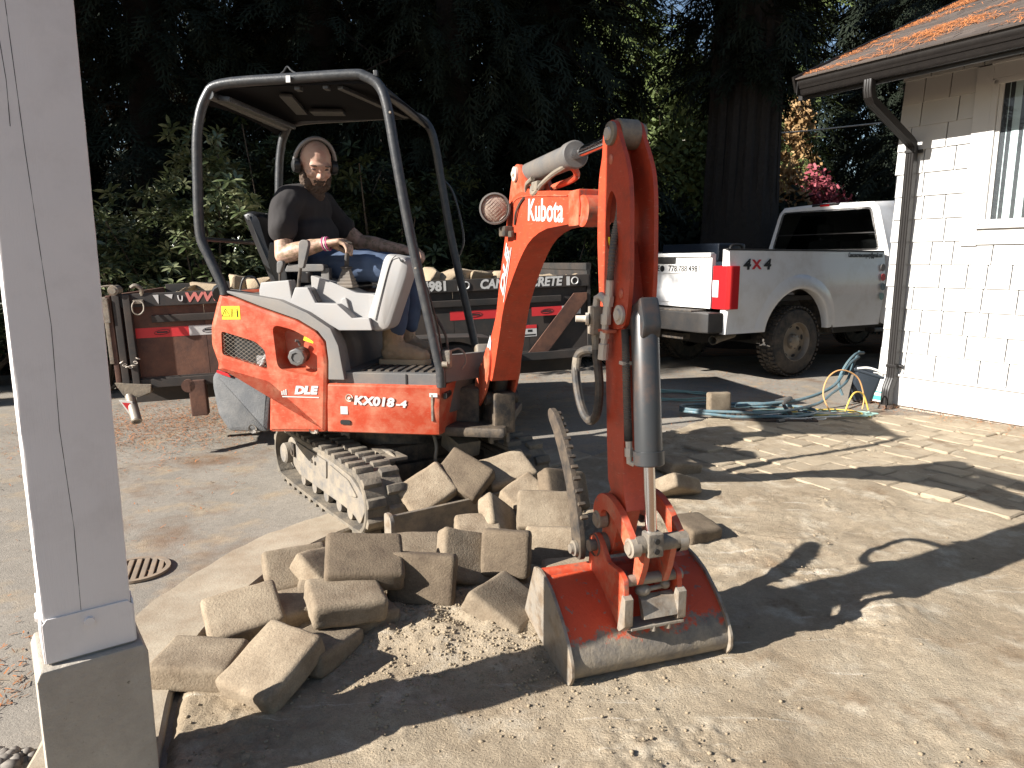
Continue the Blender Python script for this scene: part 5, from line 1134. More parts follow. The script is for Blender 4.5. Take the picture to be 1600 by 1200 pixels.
b = MB(); b.cyl((.02, .03, .50), (.10, -.16, .285), .036, n=18); b.lathe([(-.02, .028), (0, .036), (.002, .024), (-.02, .02)], (.103, -.166, .278), Vector((.08, -.19, -.215)), 16); T_('ramp_tube', b, 'bare_steel')
b = MB(); b.prism([(-.02, .44), (.07, .42), (.10, .28), (.08, .26), (.05, .30)], -.10, -.085, .003); T_('stand_plate', b, 'cable_white')
b = MB(); b.prism([(.0, .42), (.055, .41), (.075, .33), (.05, .33)], -.102, -.1005); T_('reflector', b, 'sticker_red')
b = MB(); b.cyl((.46, -.05, .50), (.46, .02, .50), .05, n=20); b.box((.52, 0, .40), (.12, .1, .28), bev=.01); T_('rear_jack', b, 'trailer_rust')
def tape(x0, x1, m):
    b = MB(); b.box(((x0 + x1) / 2, -.006 if x0 > 3.2 else .0155, .917), (x1 - x0, .0012, .075)); o = T_('reflective_tape', b, m)
    yy_ = -.0075 if x0 > 3.2 else .0143
    b = MB(); cx = (x0 + x1) / 2; w = .055; b.tube([(cx + w * math.cos(a), yy_, .917 + .018 * math.sin(a) + .1 * w * math.cos(a)) for a in np.linspace(0, 6.28, 17)[:-1]], .0022, 4, closed=True); b.box((cx, yy_, .917), (.075, .001, .012)); add('tape_emblem', b, 'sticker_black', o, TRW)
for a, c, m in ((.12, .50, 'sticker_red'), (.50, .80, 'sticker_white'), (1.75, 2.25, 'sticker_white'), (2.52, 2.95, 'sticker_red'), (3.22, 3.49, 'sticker_red'), (3.49, 3.66, 'sticker_white')): tape(a, c, m)
TS = lambda x, z, y=-.0135: TRW @ Matrix.Translation((x, y, z)) @ Matrix.Rotation(R(90), 4, 'X')
text('trailer_lettering', 'WWW.', .095, 'sticker_pink', tl, TS(.50, 1.168), .0008, .15, .004, 'LEFT', sx=1.25)
text('trailer_lettering', '778.788.4981', .105, 'sticker_white', tl, TS(2.51, 1.165), .0008, 0, .005, 'RIGHT', sx=1.0)
text('trailer_lettering', 'CANCONCRETE', .105, 'sticker_white', tl, TS(2.775, 1.165), .0008, .2, .004, 'LEFT', fit=.72)
for x, w in ((2.60, .018), (3.55, .03)):
    b = MB(); b.box((x, -.0135, 1.165), (w, .001, .075)); T_('trailer_emblem', b, 'sticker_white')
    b = MB(); b.tube([(x + .06 + .03 * math.cos(a), -.0135, 1.165 + .03 * math.sin(a)) for a in np.linspace(0, 6.28, 13)[:-1]], .006, 4, closed=True); T_('trailer_emblem', b, 'sticker_white')
for P in ([(.28, 1.20), (.32, 1.20), (.315, 1.13)], [(.36, 1.20), (.42, 1.20), (.41, 1.165)]): T_('torn_sticker', MB().prism(P, -.0145, -.0135), 'sticker_white')
b = MB(); b.tube(smooth_path([(.455, -.0135, 1.19), (.46, -.0135, 1.155), (.48, -.0135, 1.15), (.485, -.0135, 1.185)], 4), .006, 5); T_('torn_sticker', b, 'sticker_white')
b = MB(); b.box((3.20, .0145, .755), (.13, .0012, .10)); wp = T_('warning_plate', b, 'sticker_white'); b = MB(); b.box((3.20, .0135, .79), (.13, .0012, .03)); add('warning_band', b, 'sticker_red', wp, TRW); b = MB(); b.box((3.205, .0135, .755), (.04, .0012, .02)); b.box((3.20, .0135, .72), (.11, .0012, .012)); add('warning_print', b, 'sticker_black', wp, TRW)
for xw in (1.62, 2.50):
    for sd in (-.16, TWD + .16):
        b = MB(); b.lathe([(-.11, .16), (-.11, .30), (-.09, .345), (-.04, .36), (.04, .36), (.09, .345), (.11, .30), (.11, .16)], (xw, sd, .36), (0, 1, 0), 32); w_ = T_('wheel', b, 'tyre'); b = MB(); b.lathe([(-.06, 0), (-.06, .06), (-.02, .10), (-.05, .17), (.06, .17), (.06, 0)], (xw, sd, .36), (0, 1, 0), 24); add('rim', b, 'rim_steel', w_, TRW)
for sd in (-.17, TWD + .17):
    b = MB(); FN = [(1.08, .50), (1.22, .66), (1.45, .77), (2.65, .77), (2.86, .68), (2.98, .50)]; up_ = smooth_path([(p[0], 0, p[1]) for p in FN], 4)
    b.prism([(p.x, p.z) for p in up_] + [(p.x, p.z - .012) for p in up_][::-1], sd - .15, sd + .15, .002); T_('fender', b, 'trailer_black')
# load of rubble in the trailer
def chunk_mesh(sx, sy, sz, seed, jag=.3):
    g = random.Random(seed); b = bmesh.new()
    for _ in range(16): b.verts.new((g.uniform(-.5, .5) * sx, g.uniform(-.5, .5) * sy, g.uniform(-.5, .5) * sz))
    r = bmesh.ops.convex_hull(b, input=b.verts); bmesh.ops.delete(b, geom=[v for v in b.verts if not v.link_faces], context='VERTS')
    bmesh.ops.bevel(b, geom=b.edges[:], offset=.006, segments=1, affect='EDGES'); bmesh.ops.subdivide_edges(b, edges=[e for e in b.edges if e.calc_length() > .06], cuts=2, use_grid_fill=True)
    for v in b.verts: v.co += Vector((1, 1, 1)) * mnoise.noise(v.co * 12 + Vector((seed, 0, 0))) * .012
    me = bpy.data.meshes.new('chunk'); b.to_mesh(me); b.free(); me.polygons.foreach_set('use_smooth', [True] * len(me.polygons)); me.set_sharp_from_angle(angle=R(30)); return me
b = MB(); nx, ny = 40, 18; Vg = [[None] * ny for _ in range(nx)]
for i in range(nx):
    for j in range(ny):
        x = .08 + (TL - .16) * i / (nx - 1); y = .05 + (TWD - .1) * j / (ny - 1); Vg[i][j] = b.bm.verts.new((x, y, 1.02 + .10 * mnoise.noise(Vector((x * 1.5, y * 1.5, 3))) + .05 * mnoise.noise(Vector((x * 6, y * 6, 1))) + (.16 if x > 3.0 else 0) * min(1, (x - 3) * 3)))
for i in range(nx - 1):
    for j in range(ny - 1): b.bm.faces.new((Vg[i][j], Vg[i + 1][j], Vg[i + 1][j + 1], Vg[i][j + 1]))
tag(add('rubble_load', b, 'load_dust', None, TRW), 'dusty heap of dirt and rubble filling the dump trailer', 'rubble', kind='stuff')
CH = [((.42, .30, 1.20), (.30, .10, .06), (0, -20, 10), 'thin stick shaped concrete shard at the rear of the trailer load'), ((.62, .36, 1.23), (.32, .25, .12), (10, 5, 30), 'flat grey chunk of concrete lying near the back of the trailer'), ((.86, .46, 1.24), (.26, .20, .26), (15, 30, 40), 'jagged peaked chunk of concrete above the orange hood'), ((1.02, .45, 1.20), (.34, .3, .2), (5, 8, 80), 'low concrete chunk right of the jagged peak in the trailer'),
      ((2.44, .22, 1.25), (.24, .2, .16), (10, 14, 20), 'blocky chunk of concrete right of the near canopy post'), ((2.56, .20, 1.25), (.3, .2, .12), (5, -22, 10), 'slanting slab of concrete in the trailer load'), ((2.70, .28, 1.235), (.36, .25, .14), (8, 4, 50), 'wide pale chunk in the middle of the trailer load'), ((2.84, .18, 1.23), (.25, .2, .1), (0, 6, 10), 'thin pale chunk next to the wide one in the trailer'), ((3.02, .22, 1.23), (.26, .22, .12), (10, -15, 25), 'darker chunk of rubble just left of the boom in the trailer')]
for k, (p, s, r, lab) in enumerate(CH): tag(add('concrete_chunk', chunk_mesh(*s, 40 + k), 'load_dust', None, TRW @ Matrix.Translation(p) @ eul(*r)), lab, 'rubble', 'concrete chunks in the trailer')
# ================================================================== PICKUP TRUCK
KW = frame(3.11, 10.09, 0, 30)
tk = thing('pickup_truck', KW, 'white four wheel drive pickup truck parked beside the house', 'truck')
def K_(name, b, m, parent=tk, **k): return add(name, b, m, parent, KW, **k)
def arch(cx, cz, r, a0, a1, n=14): return [(cx + r * math.cos(R(a)), cz + r * .98 * math.sin(R(a))) for a in np.linspace(a0, a1, n)]
def bulge(z): return .05 * math.exp(-((z - 1.12) / .34) ** 2)
for s in (-1, 1):
    zz = [.60, .64, .75, .88, 1.0, 1.12, 1.24, 1.36, 1.46, 1.54, 1.585, 1.60]
    rings = [[(x, s * 1.0, .60)] + [(x, s * (1.065 + bulge(z) - e_ - (.02 if z > 1.59 else 0)), z) for z in zz] + [(x, s * 1.0, 1.60)] for x, e_ in ((-1.30, .02), (-1.27, .0), (-.7, 0), (0, 0), (.7, 0), (1.70, 0), (1.72, .01))]
    b = MB(); loft(b, rings); cut = MB(); cut.prism(arch(-.02, .54, .60, 0, 360, 40)[:-1], s * .8, s * 1.3)
    side = K_('bed_side', boolean(b.mesh('bed_side', smooth=False), [cut.mesh('c', smooth=False)]), 'white_truck')
    b = MB(); rings = []
    for a in np.linspace(6, 174, 30):
        def at(r): return (-.02 + r * math.cos(R(a)), .54 + r * .98 * math.sin(R(a)))
        p0, p1, p2, p3, p4 = at(.596), at(.604), at(.65), at(.72), at(.79)
        f = lambda p, d: (p[0], s * (1.065 + bulge(p[1]) + d), p[1])
        rings.append([f(p0, -.05), f(p0, .012), f(p1, .022), f(p2, .024), f(p3, .014), f(p4, -.004), f(p4, -.03)])
    loft(b, rings); add('fender_flare', b, 'white_truck', side, KW, ang=70)
    b = MB(); b.box((.20, s * 1.035, 1.60), (3.0, .08, .018), bev=.006); add('bed_rail_cap', b, 'black_trim', side, KW)
b = MB(); b.box((.2, 0, 1.0), (2.96, 1.98, .06)); b.box((1.70, 0, 1.28), (.06, 2.0, .6)); K_('bed_floor', b, 'black_trim')
# tailgate and rear end
b = MB(); b.box((-1.285, 0, 1.225), (.07, 1.70, .66), bev=.015); b.box((-1.327, 0, 1.37), (.02, 1.64, .12), bev=.008); b.box((-1.325, 0, 1.03), (.02, 1.5, .16), bev=.008); b.box((-1.31, 0, 1.54), (.08, 1.70, .05), bev=.015); tg = K_('tailgate', b, 'white_truck')
b = MB(); b.box((-1.337, .05, 1.49), (.018, .56, .12), bev=.006); b.box((-1.349, .10, 1.475), (.008, .16, .03), bev=.003); add('tailgate_handle', b, 'black_trim', tg, KW)
RS_ = KW @ Matrix.Translation((-1.3385, 0, 0)) @ Matrix(((0, 0, -1, 0), (-1, 0, 0, 0), (0, 1, 0, 0), (0, 0, 0, 1)))
text('phone_lettering', '778.788.4981', .105, 'sticker_black', tg, RS_ @ Matrix.Translation((.40, 1.37, 0)), .0008, 0, .002, sx=1.0)
text('name_lettering', 'CANCONCRETE', .10, 'sticker_black', tg, RS_ @ Matrix.Translation((-.40, 1.37, 0)), .0008, .0, .002, sx=.95)
b = MB(); b.lathe([(0, .04), (.004, .04), (.004, 0)], (-1.338, -.0, 1.37), (-1, 0, 0), 16); add('badge', b, 'sticker_black', tg, KW)
for s in (-1, 1):
    b = MB(); TLT = [(-1.325, s * .88), (-1.335, s * .95), (-1.325, s * 1.09), (-1.29, s * 1.128), (-1.25, s * 1.136), (-1.15, s * 1.138), (-1.16, s * 1.10), (-1.25, s * .88)]
    b.prism(TLT, .90, 1.41, .01, M=SWAP); lt = K_('tail_light', b, 'tail_red'); b = MB(); b.prism([(-1.331, s * .885), (-1.341, s * .95), (-1.337, s * .985), (-1.30, s * .985), (-1.30, s * .885)], 1.04, 1.24, .004, M=SWAP); add('reverse_lens', b, 'tail_white', lt, KW)
b = MB(); BM = [(-1.31, -1.06), (-1.52, -1.03), (-1.56, -.9), (-1.56, .9), (-1.52, 1.03), (-1.31, 1.06), (-1.26, .98), (-1.26, -.98)]
b.prism(BM, .62, .86, .02, M=SWAP); bp_ = K_('rear_bumper', b, 'black_trim')
b = MB(); b.box((-1.40, 0, .868), (.26, 1.5, .02), bev=.006); add('bumper_step', b, 'black_rubber', bp_, KW)
b = MB(); b.box((-1.565, .02, .74), (.012, .36, .18), bev=.004); pt = add('licence_plate', b, 'sticker_white', bp_, KW)
text('plate_lettering', '4470', .11, 'tool_box', pt, RS_ @ Matrix.Translation((.05, .745, -.0)) @ Matrix.Translation((0, 0, .234)), .0008, 0, .001)
b = MB(); b.box((-1.40, 0, .55), (.36, .1, .1), bev=.008); b.box((-1.30, 0, .53), (.12, .9, .08), bev=.01); b.tube([(-1.25, -.3, .52), (-1.3, -.1, .50), (-1.3, .1, .50)], .012); b.sph((-1.56, 0, .57), .03); K_('tow_hitch', b, 'dark_steel')
b = MB(); b.lathe([(-.5, .04), (-.2, .045), (0, .058), (0, .048), (-.2, .04)], (-1.18, -.78, .50), (-1, -.25, -.08), 20); K_('exhaust_pipe', b, 'worn_steel')
def wheel(x, y):
    s = -1 if y < 0 else 1
    b = MB(); b.lathe([(-.13, .25), (-.135, .33), (-.12, .405), (-.085, .435), (0, .445), (.085, .435), (.12, .405), (.135, .33), (.13, .25)], (x, y, .445), (0, s, 0), 48); w = K_('wheel', b, 'tyre')
    b = MB()
    for k in range(44):
        a = 2 * math.pi * k / 44
        for yy2, ph in ((-.09, 0), (.0, .5), (.09, 0)):
            aa = a + ph * 2 * math.pi / 44; b.box((x + .446 * math.cos(aa), y + yy2, .445 + .446 * math.sin(aa)), (.022, .062, .036), Matrix.Rotation(-aa, 4, 'Y') , 0)
    add('tread', b, 'tyre', w, KW)
    b = MB(); b.lathe([(.07, .25), (.128, .262), (.13, .245), (.10, .235), (.06, .225), (.045, .18), (.06, .10), (.10, .095), (.115, .07), (.115, 0)], (x, y, .445), (0, s, 0), 40); r = add('rim', b, 'rim_steel', w, KW)
    for k in range(8):
        a = 2 * math.pi * (k + .3) / 8; b = MB(); b.sph((x + .195 * math.cos(a), y + s * .052, .445 + .195 * math.sin(a)), (.018, .012, .036), Matrix.Rotation(-a + math.pi / 2, 4, 'Y') @ Matrix.Rotation(R(90), 4, 'Y'), 12, 8); add('rim_hole', b, 'sticker_black', r, KW)
    for k in range(8):
        a = 2 * math.pi * k / 8; b = MB(); b.cyl((x + .085 * math.cos(a), y + s * .1, .445 + .085 * math.sin(a)), (x + .085 * math.cos(a), y + s * .118, .445 + .085 * math.sin(a)), .012, n=6); add('wheel_nut', b, 'worn_steel', r, KW)
for x in (0, 4.05):
    for y in (-.95, .95): wheel(x, y)
for s in (-1, 1):
    b = MB(); c_ = arch(-.02, .54, .62, 5, 175, 16); loft(b, [[(p[0], s * .72, p[1]), (p[0], s * 1.06, p[1]), (p[0] * 1.03, s * 1.06, p[1] + .02), (p[0] * 1.03, s * .72, p[1] + .02)] for p in c_]); K_('wheel_well', b, 'black_rubber')
    b = MB(); b.box((.62, s * .97, .72), (.03, .24, .42), eul(0, -24, 0), .006); K_('mud_flap', b, 'black_rubber')
# cab: hollow shell with rear glass
def ring_at(x, w, z0, zt, tw, zs=1.58): return [(x, -w, z0), (x, -w - .02, 1.1), (x, -w, zs), (x, -tw - .03, zt - .10), (x, -tw + .06, zt - .015), (x, 0, zt + .012), (x, tw - .06, zt - .015), (x, tw + .03, zt - .10), (x, w, zs), (x, w + .02, 1.1), (x, w, z0)]
b = MB(); loft(b, [ring_at(1.80, 1.02, .62, 2.27, .80), ring_at(1.84, 1.05, .60, 2.31, .82), ring_at(2.4, 1.06, .60, 2.345, .84), ring_at(3.3, 1.06, .60, 2.33, .82), ring_at(3.75, 1.06, .60, 2.25, .78), ring_at(4.35, 1.06, .60, 1.66, .86, 1.56), ring_at(4.45, 1.06, .60, 1.55, .9, 1.45)])
cab_me = b.mesh('cab'); cuts = []
q = MB(); loft(q, [[(x, -w, 1.0), (x, -w, 1.55), (x, -t, zt), (x, t, zt), (x, w, 1.55), (x, w, 1.0)] for x, w, t, zt in ((1.90, .96, .74, 2.22), (3.3, .98, .76, 2.26), (3.7, .98, .74, 2.2), (4.2, .98, .74, 1.7))]); cuts.append(q.mesh('c', smooth=False))
WR = rounded([(-.90, 1.645), (.90, 1.645), (.735, 2.20), (-.735, 2.20)], .05)
q = MB(); q.prism(WR, -2.1, -1.6, M=Matrix.Rotation(R(90), 4, 'Z') @ Matrix.Scale(1, 4)); cuts.append(q.mesh('c', smooth=False))
q = MB(); q.prism(rounded([(2.12, 1.64), (3.0, 1.64), (3.0, 2.2), (2.25, 2.2)], .05), -1.4, 1.4); cuts.append(q.mesh('c', smooth=False))
cab = K_('cab', boolean(cab_me, cuts), 'white_truck')
b = MB(); b.prism(WR, -1.812, -1.806, M=Matrix.Rotation(R(90), 4, 'Z')); add('rear_window', b, 'dark_glass', cab, KW)
for s in (-1, 1):
    b = MB(); b.sheet([(2.1, s * 1.03, 1.62), (3.02, s * 1.03, 1.62), (3.02, s * .83, 2.22), (2.2, s * .83, 2.22)]); add('side_window', b, 'dark_glass', cab, KW)
b = MB(); WO = rounded([(-.93, 1.62), (.93, 1.62), (.76, 2.225), (-.76, 2.225)], .06); b.ring(WO, WR, -1.816, -1.80, M=Matrix.Rotation(R(90), 4, 'Z')); add('window_seal', b, 'black_trim', cab, KW)
b = MB(); b.box((1.825, 0, 2.285), (.05, .46, .055), eul(0, -14, 0), .012); bl2 = add('brake_light', b, 'black_trim', cab, KW); b = MB(); b.box((1.797, 0, 2.285), (.008, .16, .03), eul(0, -14, 0), .004); add('brake_lens', b, 'tail_red', bl2, KW)
b = MB(); b.prism([(-.85, 1.86), (.85, 1.86), (.85, 1.875), (-.85, 1.875)], -1.803, -1.80, M=Matrix.Rotation(R(90), 4, 'Z')); add('window_rail', b, 'black_trim', cab, KW)
for y in (-.45, .45):
    b = MB(); b.box((2.45, y, 1.45), (.2, .5, .7), bev=.08); b.box((2.45, y, 1.95), (.12, .26, .22), bev=.05); add('seat', b, 'light_grey_plastic', cab, KW)
b = MB(); b.box((2.45, 0, 1.72), (.12, .24, .14), bev=.04); add('centre_headrest', b, 'light_grey_plastic', cab, KW)
b = MB(); loft(b, [[(x, -w, .62), (x, -w - .02, 1.1), (x, -w + .02, z), (x, w - .02, z), (x, w + .02, 1.1), (x, w, .62)] for x, w, z in ((4.40, 1.06, 1.50), (5.0, 1.06, 1.47), (5.3, 1.0, 1.40), (5.38, .95, 1.2))]); K_('hood', b, 'white_truck')
b = MB(); b.box((2.0, 0, .5), (6, .8, .16)); b.box((2.6, -.98, .52), (1.9, .16, .06), bev=.02); b.box((0, 0, .44), (.16, 1.7, .16), bev=.04); K_('chassis', b, 'black_trim')
SW = lambda x, z, y=-1.118, tilt=0: KW @ Matrix.Translation((x, y, z)) @ Matrix.Rotation(R(90 + tilt), 4, 'X')
text('side_lettering', '4', .17, 'sticker_black', side, SW(-1.0, 1.42, -1.097, -4), .001, .15, .006, sx=1.4)
text('side_lettering', 'X', .15, 'sticker_red', side, SW(-.83, 1.42, -1.097, -4), .001, .0, .006, sx=1.3)
text('side_lettering', '4', .17, 'sticker_black', side, SW(-.65, 1.42, -1.097, -4), .001, .15, .006, sx=1.4)
text('mail_lettering', 'Canconcretecompany@gmail.com', .085, 'sticker_black', side, SW(1.28, 1.545, -1.083), .001, .0, .0022, fit=.74)
for k, m in enumerate(('grey_trim', 'sticker_red', 'hose_blue', 'cable_green')):
    b = MB(); b.lathe([(0, .05), (.004, .05), (.004, 0)], (1.63, -1.085 - bulge(1.38 - k * .13), 1.38 - k * .13), (0, -1, 0), 18); add('side_icon', b, m, side, KW)
t = thing('bed_toolbox', KW @ Matrix.Translation((-.35, .30, 1.50)), 'dark blue box standing in the truck bed above the tailgate', 'toolbox')
b = MB(); b.box((0, 0, .08), (.5, 1.1, .24), bev=.03); add('body', b, 'tool_box', t); b = MB(); b.tube(smooth_path([(-.1, -.6, -.02), (-.1, -.62, .16), (.1, -.62, .16), (.1, -.6, -.02)], 5), .02, 8); add('handle', b, 'black_trim', t)
# ================================================================== OPERATOR
def limb(b, pts, rs, n=14):
    for (p, r), (q, s) in zip(zip(pts, rs), zip(pts[1:], rs[1:])):
        b.cyl(p, q, r, s, n)
    for p, r in zip(pts, rs): b.sph(p, r, None, n, n // 2 + 2)
def remesh(b, vox, it=4, fac=.5):
    me = b.mesh('t', smooth=False); o = bpy.data.objects.new('t', me); col.objects.link(o)
    m = o.modifiers.new('r', 'REMESH'); m.mode = 'VOXEL'; m.voxel_size = vox; m.adaptivity = 0
    s = o.modifiers.new('s', 'SMOOTH'); s.iterations = it; s.factor = fac
    dg = bpy.context.evaluated_depsgraph_get(); r = bpy.data.meshes.new_from_object(o.evaluated_get(dg)); bpy.data.objects.remove(o)
    r.polygons.foreach_set('use_smooth', [True] * len(r.polygons)); return r
HEAD = Matrix.Translation((-.475, -.085, 2.02)) @ Matrix.Rotation(R(-52), 4, 'Z') @ Matrix.Rotation(R(29), 4, 'Y') @ Matrix.Diagonal((1.1, 1.2, 1.12, 1))
def hp(x, y, z): return HEAD @ Vector((x, y, z))
HR = HEAD.to_quaternion().to_matrix().to_4x4()
def hs_(b, c, r): b.sph(hp(*c), tuple(q * 1.1 for q in r), HR, 20, 14)
b = MB()
hs_(b, (-.012, 0, .022), (.102, .080, .100)); hs_(b, (.03, 0, .0), (.068, .069, .088)); hs_(b, (.035, 0, -.055), (.066, .060, .062)); hs_(b, (.052, 0, -.095), (.040, .036, .030))
hs_(b, (.076, 0, .030), (.026, .055, .016)); hs_(b, (.100, 0, -.022), (.024, .015, .018)); hs_(b, (.092, 0, .002), (.015, .010, .026)); hs_(b, (.094, .013, -.030), (.012, .010, .009)); hs_(b, (.094, -.013, -.030), (.012, .010, .009))
for s in (-1, 1): hs_(b, (.066, s * .038, -.022), (.028, .024, .022)); hs_(b, (-.006, s * .082, -.01), (.022, .008, .032))
limb(b, [hp(-.02, 0, -.06), (-.535, -.03, 1.86)], [.062, .075])
# trunk
for c, r in (((-.575, 0, 1.75), (.105, .15, .12)), ((-.56, 0, 1.60), (.11, .14, .13)), ((-.55, 0, 1.46), (.11, .14, .10))): b.sph(c, r, None, 20, 14)
RSH, REL, RWR = (-.60, -.205, 1.81), (-.605, -.300, 1.490), (-.345, -.305, 1.555)
LSH, LEL, LWR = (-.57, .205, 1.81), (-.36, .31, 1.58), (-.04, .235, 1.53)
limb(b, [(-.57, -.05, 1.80), (-.60, -.195, 1.785), (-.613, -.262, 1.66), REL], [.055, .055, .054, .049]); limb(b, [REL, (-.53, -.302, 1.512), (-.43, -.305, 1.538), RWR], [.050, .053, .044, .032])
limb(b, [(-.57, .05, 1.80), (-.57, .195, 1.785), (-.47, .27, 1.68), LEL], [.055, .055, .054, .049]); limb(b, [LEL, (-.26, .29, 1.565), (-.15, .262, 1.545), LWR], [.050, .052, .042, .031])
for s in (-1, 1): limb(b, [(-.54, s * .09, 1.43), (-.25, s * .12, 1.43), (.02, s * .13, 1.415)], [.095, .082, .062]); limb(b, [(.02, s * .13, 1.415), (.025, s * .13, 1.24), (.0, s * .13, 1.0)], [.06, .062, .045])
# hands: right closed over the joystick, left over a lever
def hand(b, wr, kn, sidev, down, curl, spread=.021):
    wr, kn, sv, dn = Vector(wr), Vector(kn), Vector(sidev).normalized(), Vector(down).normalized(); f = (kn - wr).normalized()
    for u in (-1.5, -.5, .5, 1.5): limb(b, [wr + sv * u * .012, kn + sv * u * spread - dn * .002 * (2 - abs(u))], [.021, .0155])
    for u, L in ((-1.5, .92), (-.5, 1.08), (.5, 1.0), (1.5, .80)):
        k = kn + sv * u * spread; a, c, d = curl
        p1 = k + (f * math.cos(R(a)) + dn * math.sin(R(a))) * .042 * L; p2 = p1 + (f * math.cos(R(c)) + dn * math.sin(R(c))) * .030 * L; p3 = p2 + (f * math.cos(R(d)) + dn * math.sin(R(d))) * .022 * L
        limb(b, [k, p1, p2, p3], [.0120, .0108, .0096, .0082], 10)
    return f
f = hand(b, RWR, (-.250, -.300, 1.568), (.25, .97, 0), (.22, -.18, -1), (38, 72, 100))
limb(b, [(-.315, -.265, 1.545), (-.275, -.245, 1.522), (-.238, -.243, 1.503), (-.212, -.254, 1.492)], [.018, .0135, .012, .0095], 10)
f = hand(b, LWR, (.045, .215, 1.525), (.1, 1, 0), (.1, -.1, -1), (30, 75, 120)); limb(b, [(-.01, .195, 1.515), (.03, .178, 1.50), (.062, .182, 1.485)], [.017, .013, .010], 10)
opW = EW @ Matrix.Translation((-.45, 0, 1.3))
op = thing('person', EW @ Matrix.Translation((-.45, 0, .85)), 'bald bearded person in black t-shirt and jeans seated at the excavator levers', 'person')
def P_(name, me, m): return add(name, me, m, op, EW)
body_me = remesh(b, .0052, 3, .5)
body_me.materials.append(MATS['skin']); body_me.materials.append(MATS['tattoo_skin'])
co = np.zeros(len(body_me.vertices) * 3, 'f4'); body_me.vertices.foreach_get('co', co); co = co.reshape(-1, 3)
mi = np.zeros(len(body_me.polygons), 'i4')
for i, p in enumerate(body_me.polygons):
    c = co[p.vertices[0]]
    if c[2] < 1.66 and c[2] > 1.44 and abs(c[1]) > .2 and c[0] > -.62: mi[i] = 1
body_me.polygons.foreach_set('material_index', mi)
body = P_('body', body_me, None)
# shirt
b = MB()
for c, r in (((-.585, 0, 1.765), (.148, .200, .150)), ((-.565, 0, 1.62), (.160, .195, .155)), ((-.555, 0, 1.47), (.165, .205, .125)), ((-.56, -.01, 1.855), (.090, .13, .05))): b.sph(c, r, None, 22, 16)
limb(b, [(-.58, -.06, 1.825), (-.602, -.195, 1.805), (-.615, -.255, 1.71), (-.612, -.275, 1.645)], [.088, .088, .084, .079]); limb(b, [(-.58, .06, 1.83), (-.572, .205, 1.81), (-.50, .258, 1.70), (-.46, .275, 1.665)], [.095, .095, .085, .08])
me = remesh(b, .0075, 6, .5)
displace(me, lambda q: mnoise.noise(Vector((q.x * 7 + q.z * 5, q.y * 9, q.z * 9 - q.x * 6))) * .016 + mnoise.noise(Vector((q.x * 22, q.y * 22, q.z * 14))) * .003)      # folds
P_('t_shirt', me, 'shirt_black')
b = MB()
for s in (-1, 1): limb(b, [(-.54, s * .09, 1.425), (-.25, s * .125, 1.43), (.01, s * .135, 1.415)], [.112, .100, .078]); limb(b, [(.01, s * .135, 1.415), (.02, s * .135, 1.24), (.0, s * .132, 1.075)], [.078, .076, .072])
b.sph((-.55, 0, 1.42), (.15, .19, .11), None, 20, 12); me = remesh(b, .0085, 5, .5)
displace(me, lambda q: mnoise.noise(Vector((q.x * 16, q.y * 14, q.z * 22))) * .008)
P_('jeans', me, 'denim')
for s in (-1, 1):
    y = s * .132; b = MB(); limb(b, [(-.015, y, 1.08), (-.018, y, .95)], [.064, .062]); limb(b, [(-.035, y, .915), (.03, y, .925), (.12, y, .905), (.165, y, .895)], [.055, .060, .050, .044]); me = remesh(b, .006, 4, .5)
    displace(me, lambda q: mnoise.noise(q * 45) * .004)
    bt = P_('boot', me, 'boot_suede'); b = MB(); b.prism(rounded([(-.10, y - .042), (-.04, y - .048), (.08, y - .056), (.19, y - .045), (.222, y), (.19, y + .045), (.08, y + .056), (-.04, y + .048), (-.10, y + .042)], .02), .846, .878, .005, M=SWAP); add('sole', b, 'boot_sole', bt, EW)
    b = MB()
    for k in range(5): b.tube([(.045 + .008 * k * -1, y - .035, .965 + k * .022), (.052 - .008 * k, y, .985 + k * .022), (.045 - .008 * k, y + .035, .965 + k * .022)], .004, 5)
    add('laces', b, 'boot_sole', bt, EW)
b = MB()
hs_(b, (.050, 0, -.098), (.054, .060, .040)); hs_(b, (.062, 0, -.140), (.042, .046, .052)); hs_(b, (.088, 0, -.054), (.018, .034, .012)); hs_(b, (.092, 0, -.088), (.018, .022, .018)); hs_(b, (.088, 0, -.070), (.016, .026, .014))
for s in (-1, 1): hs_(b, (.018, s * .060, -.066), (.040, .017, .046)); hs_(b, (.060, s * .044, -.080), (.032, .022, .036)); hs_(b, (.005, s * .066, -.03), (.014, .008, .034))
me = remesh(b, .004, 2, .5)
displace(me, lambda q: mnoise.noise(q * 90) * .006 + mnoise.noise(q * 200) * .003)
P_('beard', me, 'beard')
for s in (-1, 1):
    b = MB(); hs_(b, (.0855, s * .030, .010), (.010, .014, .0055)); P_('eye', b, 'eye')
    b = MB(); hs_(b, (.093, s * .032, .031), (.009, .021, .0045)); P_('eyebrow', b, 'beard')
b = MB(); b.tube([hp(-.018 - .01 * math.sin(a), .100 * math.cos(a), .0 + .132 * math.sin(a)) for a in np.linspace(.05, math.pi - .05, 22)], .012, 10); hd = thing('ear_muffs', EW @ Matrix.Translation(HEAD.translation), 'black over-ear hearing protectors worn by the person in the excavator', 'headphones'); add('headband', b, 'earmuff_band', hd, EW)
for s in (-1, 1):
    b = MB(); b.lathe([(-.012, .02), (-.012, .040), (.0, .043), (.022, .038), (.030, .02), (.031, 0)], hp(-.008, s * .088, -.012), HR @ Vector((0, s, 0)), 22); add('ear_cup', b, 'earmuff', hd, EW)
